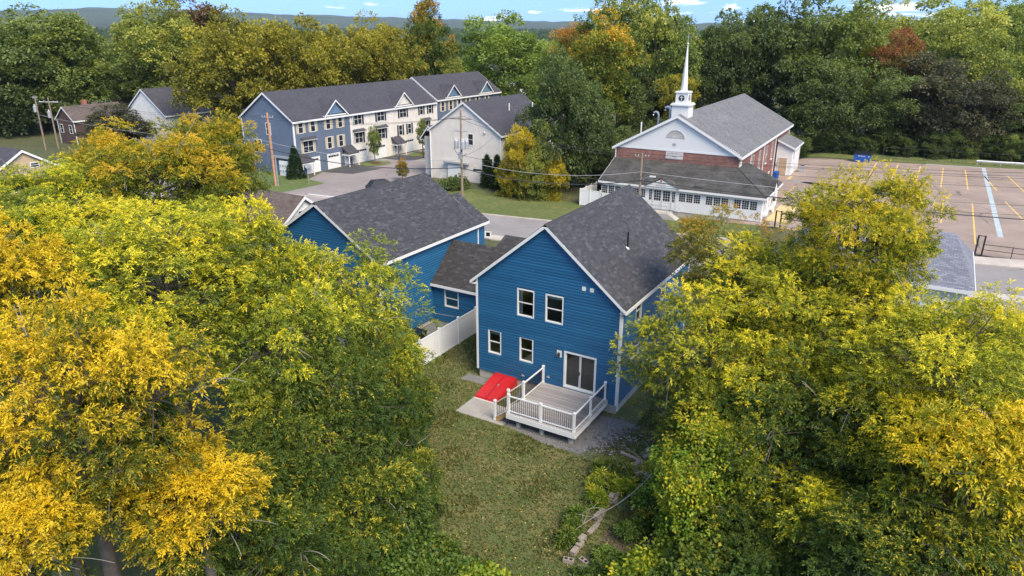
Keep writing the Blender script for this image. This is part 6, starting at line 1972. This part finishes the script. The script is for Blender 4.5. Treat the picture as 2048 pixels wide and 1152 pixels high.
sr = np.random.default_rng(21)
for i, (u, v, R_, Rz, pal) in enumerate(((5.2, -14.8, 1.5, 1.5, 'shrub'), (6.6, -15.4, 1.3, 1.0, 'shrub'), (8.4, -15.2, 1.0, .5, 'shrub'), (9.8, -14.8, .9, .45, 'vine'), (4.3, -12.6, 1.2, 1.4, 'deep'),
                                        (3.6, -16.8, 1.8, 2.2, 'shrub'), (7.4, -14.4, .8, .4, 'deep'))):
    shrub('leafy green shrub along the near edge of the back lawn', pal, u, v, R_, Rz, 500 + i, group='shrubs along the near edge of the lawn', leaf=1.1)
for i, (u, v, R_, Rz, pal) in enumerate(((11.1, -7.6, .35, .35, 'vine'), (11.0, -6.4, .5, .5, 'lime'), (11.3, -5.3, .6, .6, 'deep'), (12.6, -6.0, .6, .5, 'deep'), (12.9, -4.6, .9, .9, 'lime'), (10.9, -9.4, .4, .35, 'shrub'), (11.2, -10.6, .3, .3, 'deep'), (13.4, -9.0, .5, .5, 'shrub'), (13.9, -7.6, .6, .7, 'deep'), (13.2, -10.9, .45, .4, 'shrub'), (12.0, -6.2, .45, .5, 'vine'), (10.6, -5.6, .45, .4, 'deep'), (13.0, -12.0, .5, .4, 'deep'))):
    shrub('low weedy shrub growing along the block wall', pal, u, v, R_, Rz, 540 + i, 'compound', 9, .8, group='weeds along the block wall')
for i, (u, v, R_, Rz, pal) in enumerate(((17.0, -11.5, 1.8, 2.2, 'deep'), (19.0, -12.0, 1.9, 2.4, 'shrub'), (21.0, -13.0, 1.8, 2.2, 'deep'), (16.2, -13.0, 1.3, 1.6, 'shrub'), (23.5, -13.0, 1.6, 2.0, 'deep'), (14.9, -11.4, 1.0, 1.2, 'vine'), (17.8, -8.5, 1.6, 2.2, 'deep'), (20.8, -8.0, 1.5, 1.8, 'deep'))):
    shrub('dark green understory shrub below the right hand grove', pal, u, v, R_, Rz, 560 + i, 'broad', 30, 1.1, group='shrubs below the right hand grove')
# brush pile of dead twigs
bp = thing('brush_pile', 'tangle of bare grey dead branches at the end of the block wall', 'brush', (12.2, -4.9, 0))
r_ = np.random.default_rng(40)
for i in range(16):
    m = MB()
    a = np.array([r_.uniform(-.4, .8), r_.uniform(-.6, .8), r_.uniform(.2, .5)])
    b = a + np.array([r_.uniform(-1.4, 1.6), r_.uniform(-2.2, .6), r_.uniform(-.1, .9)])
    pts = limb(m, a, b, .028, .012, r_, .1, 6, 4)
    for j in range(4):
        q = pts[r_.integers(2, 7)]; limb(m, q, q + r_.normal(0, .4, 3), .01, .005, r_, .1, 4, 3)
    m.build('dead_branch', M['twig'], bp)
db = thing('dead_bough', 'long bare grey bough fallen across the block wall', 'branch', (13.2, -4.6, 0))
pts = []
for f in np.linspace(0, 1, 9): pts.append((-1.5 * f + .25 * math.sin(5 * f), -5.0 * f, 1.5 - 1.2 * f ** .8 + .15 * math.sin(7 * f)))
MB().tube(pts, [.05 - .035 * f for f in np.linspace(0, 1, 9)], 6).build('stem', M['twig'], db)
for i in range(14):
    m = MB(); q = np.array(pts[r_.integers(1, 9)])
    e_ = q + r_.normal(0, 1, 3) * np.array([.5, .6, .25]) + np.array([0, -.3, .1])
    p2 = limb(m, q, e_, .016, .007, r_, .1, 5, 4)
    for j in range(2): limb(m, p2[3], p2[3] + r_.normal(0, .3, 3), .008, .004, r_, .1, 4, 3)
    m.build('side_twig', M['twig'], db)
# planting by the cream house and the townhouses
for i, (u, v, h, lab) in enumerate(((-31.6, 50.6, 4.2, 'first'), (-29.6, 50.0, 4.4, ''), (-27.6, 50.6, 3.4, ''))):
    shrub('slim dark conical evergreen in front of the cream house wall', 'evergreen', u, v, .85, h, 600 + i, name='conifer', group='conifers before the cream house', cone=True)
shrub('dark conical evergreen at the corner of the slate blue townhouse', 'evergreen', -58.6, 40.9, 1.2, 4.4, 610, name='conifer', cone=True)
shrub('wide dark evergreen at the left end of the slate blue end wall', 'evergreen', -69.6, 40.5, 1.6, 4.0, 611, name='conifer', cone=True)
shrub('low clipped hedge below the cream house meters', 'dark', -35.2, 47.5, 1.8, 1.0, 612, leaf=1.6, name='hedge')
for i, (u, v, lab) in enumerate(((-56.8, 56.2, 'young green tree on the first grass island of the townhouse court'), (-56.0, 67.9, 'young green tree on the second grass island of the townhouse court'))):
    mid_tree(lab, 'green', u, v, 2.4, 1.15, 2.6, i + 2, name='young_tree')
mid_tree('small orange leaved sapling beside the black lamp post', 'orange', -44.2, 47.6, .7, 1.0, 1.5, 3, name='sapling')
mid_tree('dark red leaved small tree in front of the brown house', 'plum', -103.5, 42.0, 2.6, 6.0, 4.4, 2, name='tree')
for i, (u, v, zc, R_, Rz, pl) in enumerate(((-26.3, 47.4, .9, 1.9, 3.0, 'yellowbush'), (-22.2, 47.2, 1.9, 2.2, 4.2, 'lime2'), (-20.6, 48.6, 1.2, 2.2, 3.6, 'yellowbush'), (-23.2, 49.6, 3.0, 2.4, 5.4, 'greeny'))):
    mid_tree('ragged yellow green bush at the foot of the trees beside the cream house', pl, u, v, zc, R_, Rz, i, 'bushes beside the cream house', 'bush')

# ------------------------------------------------------------------ air
hz = MB().box(-7000, -900, -4, 7000, 8200, 170).build('haze', M['white'])
m = bpy.data.materials.new('haze_air'); m.use_nodes = True
t = m.node_tree; t.nodes.clear()
o_ = t.nodes.new('ShaderNodeOutputMaterial'); pv = t.nodes.new('ShaderNodeVolumePrincipled')
pv.inputs['Density'].default_value = 0.00006
pv.inputs['Color'].default_value = (.74, .84, .96, 1)
pv.inputs['Anisotropy'].default_value = 0.2
t.links.new(pv.outputs[0], o_.inputs['Volume'])
hz.data.materials[0] = m
tag(hz, 'thin blue haze over the distant woods', kind='stuff')
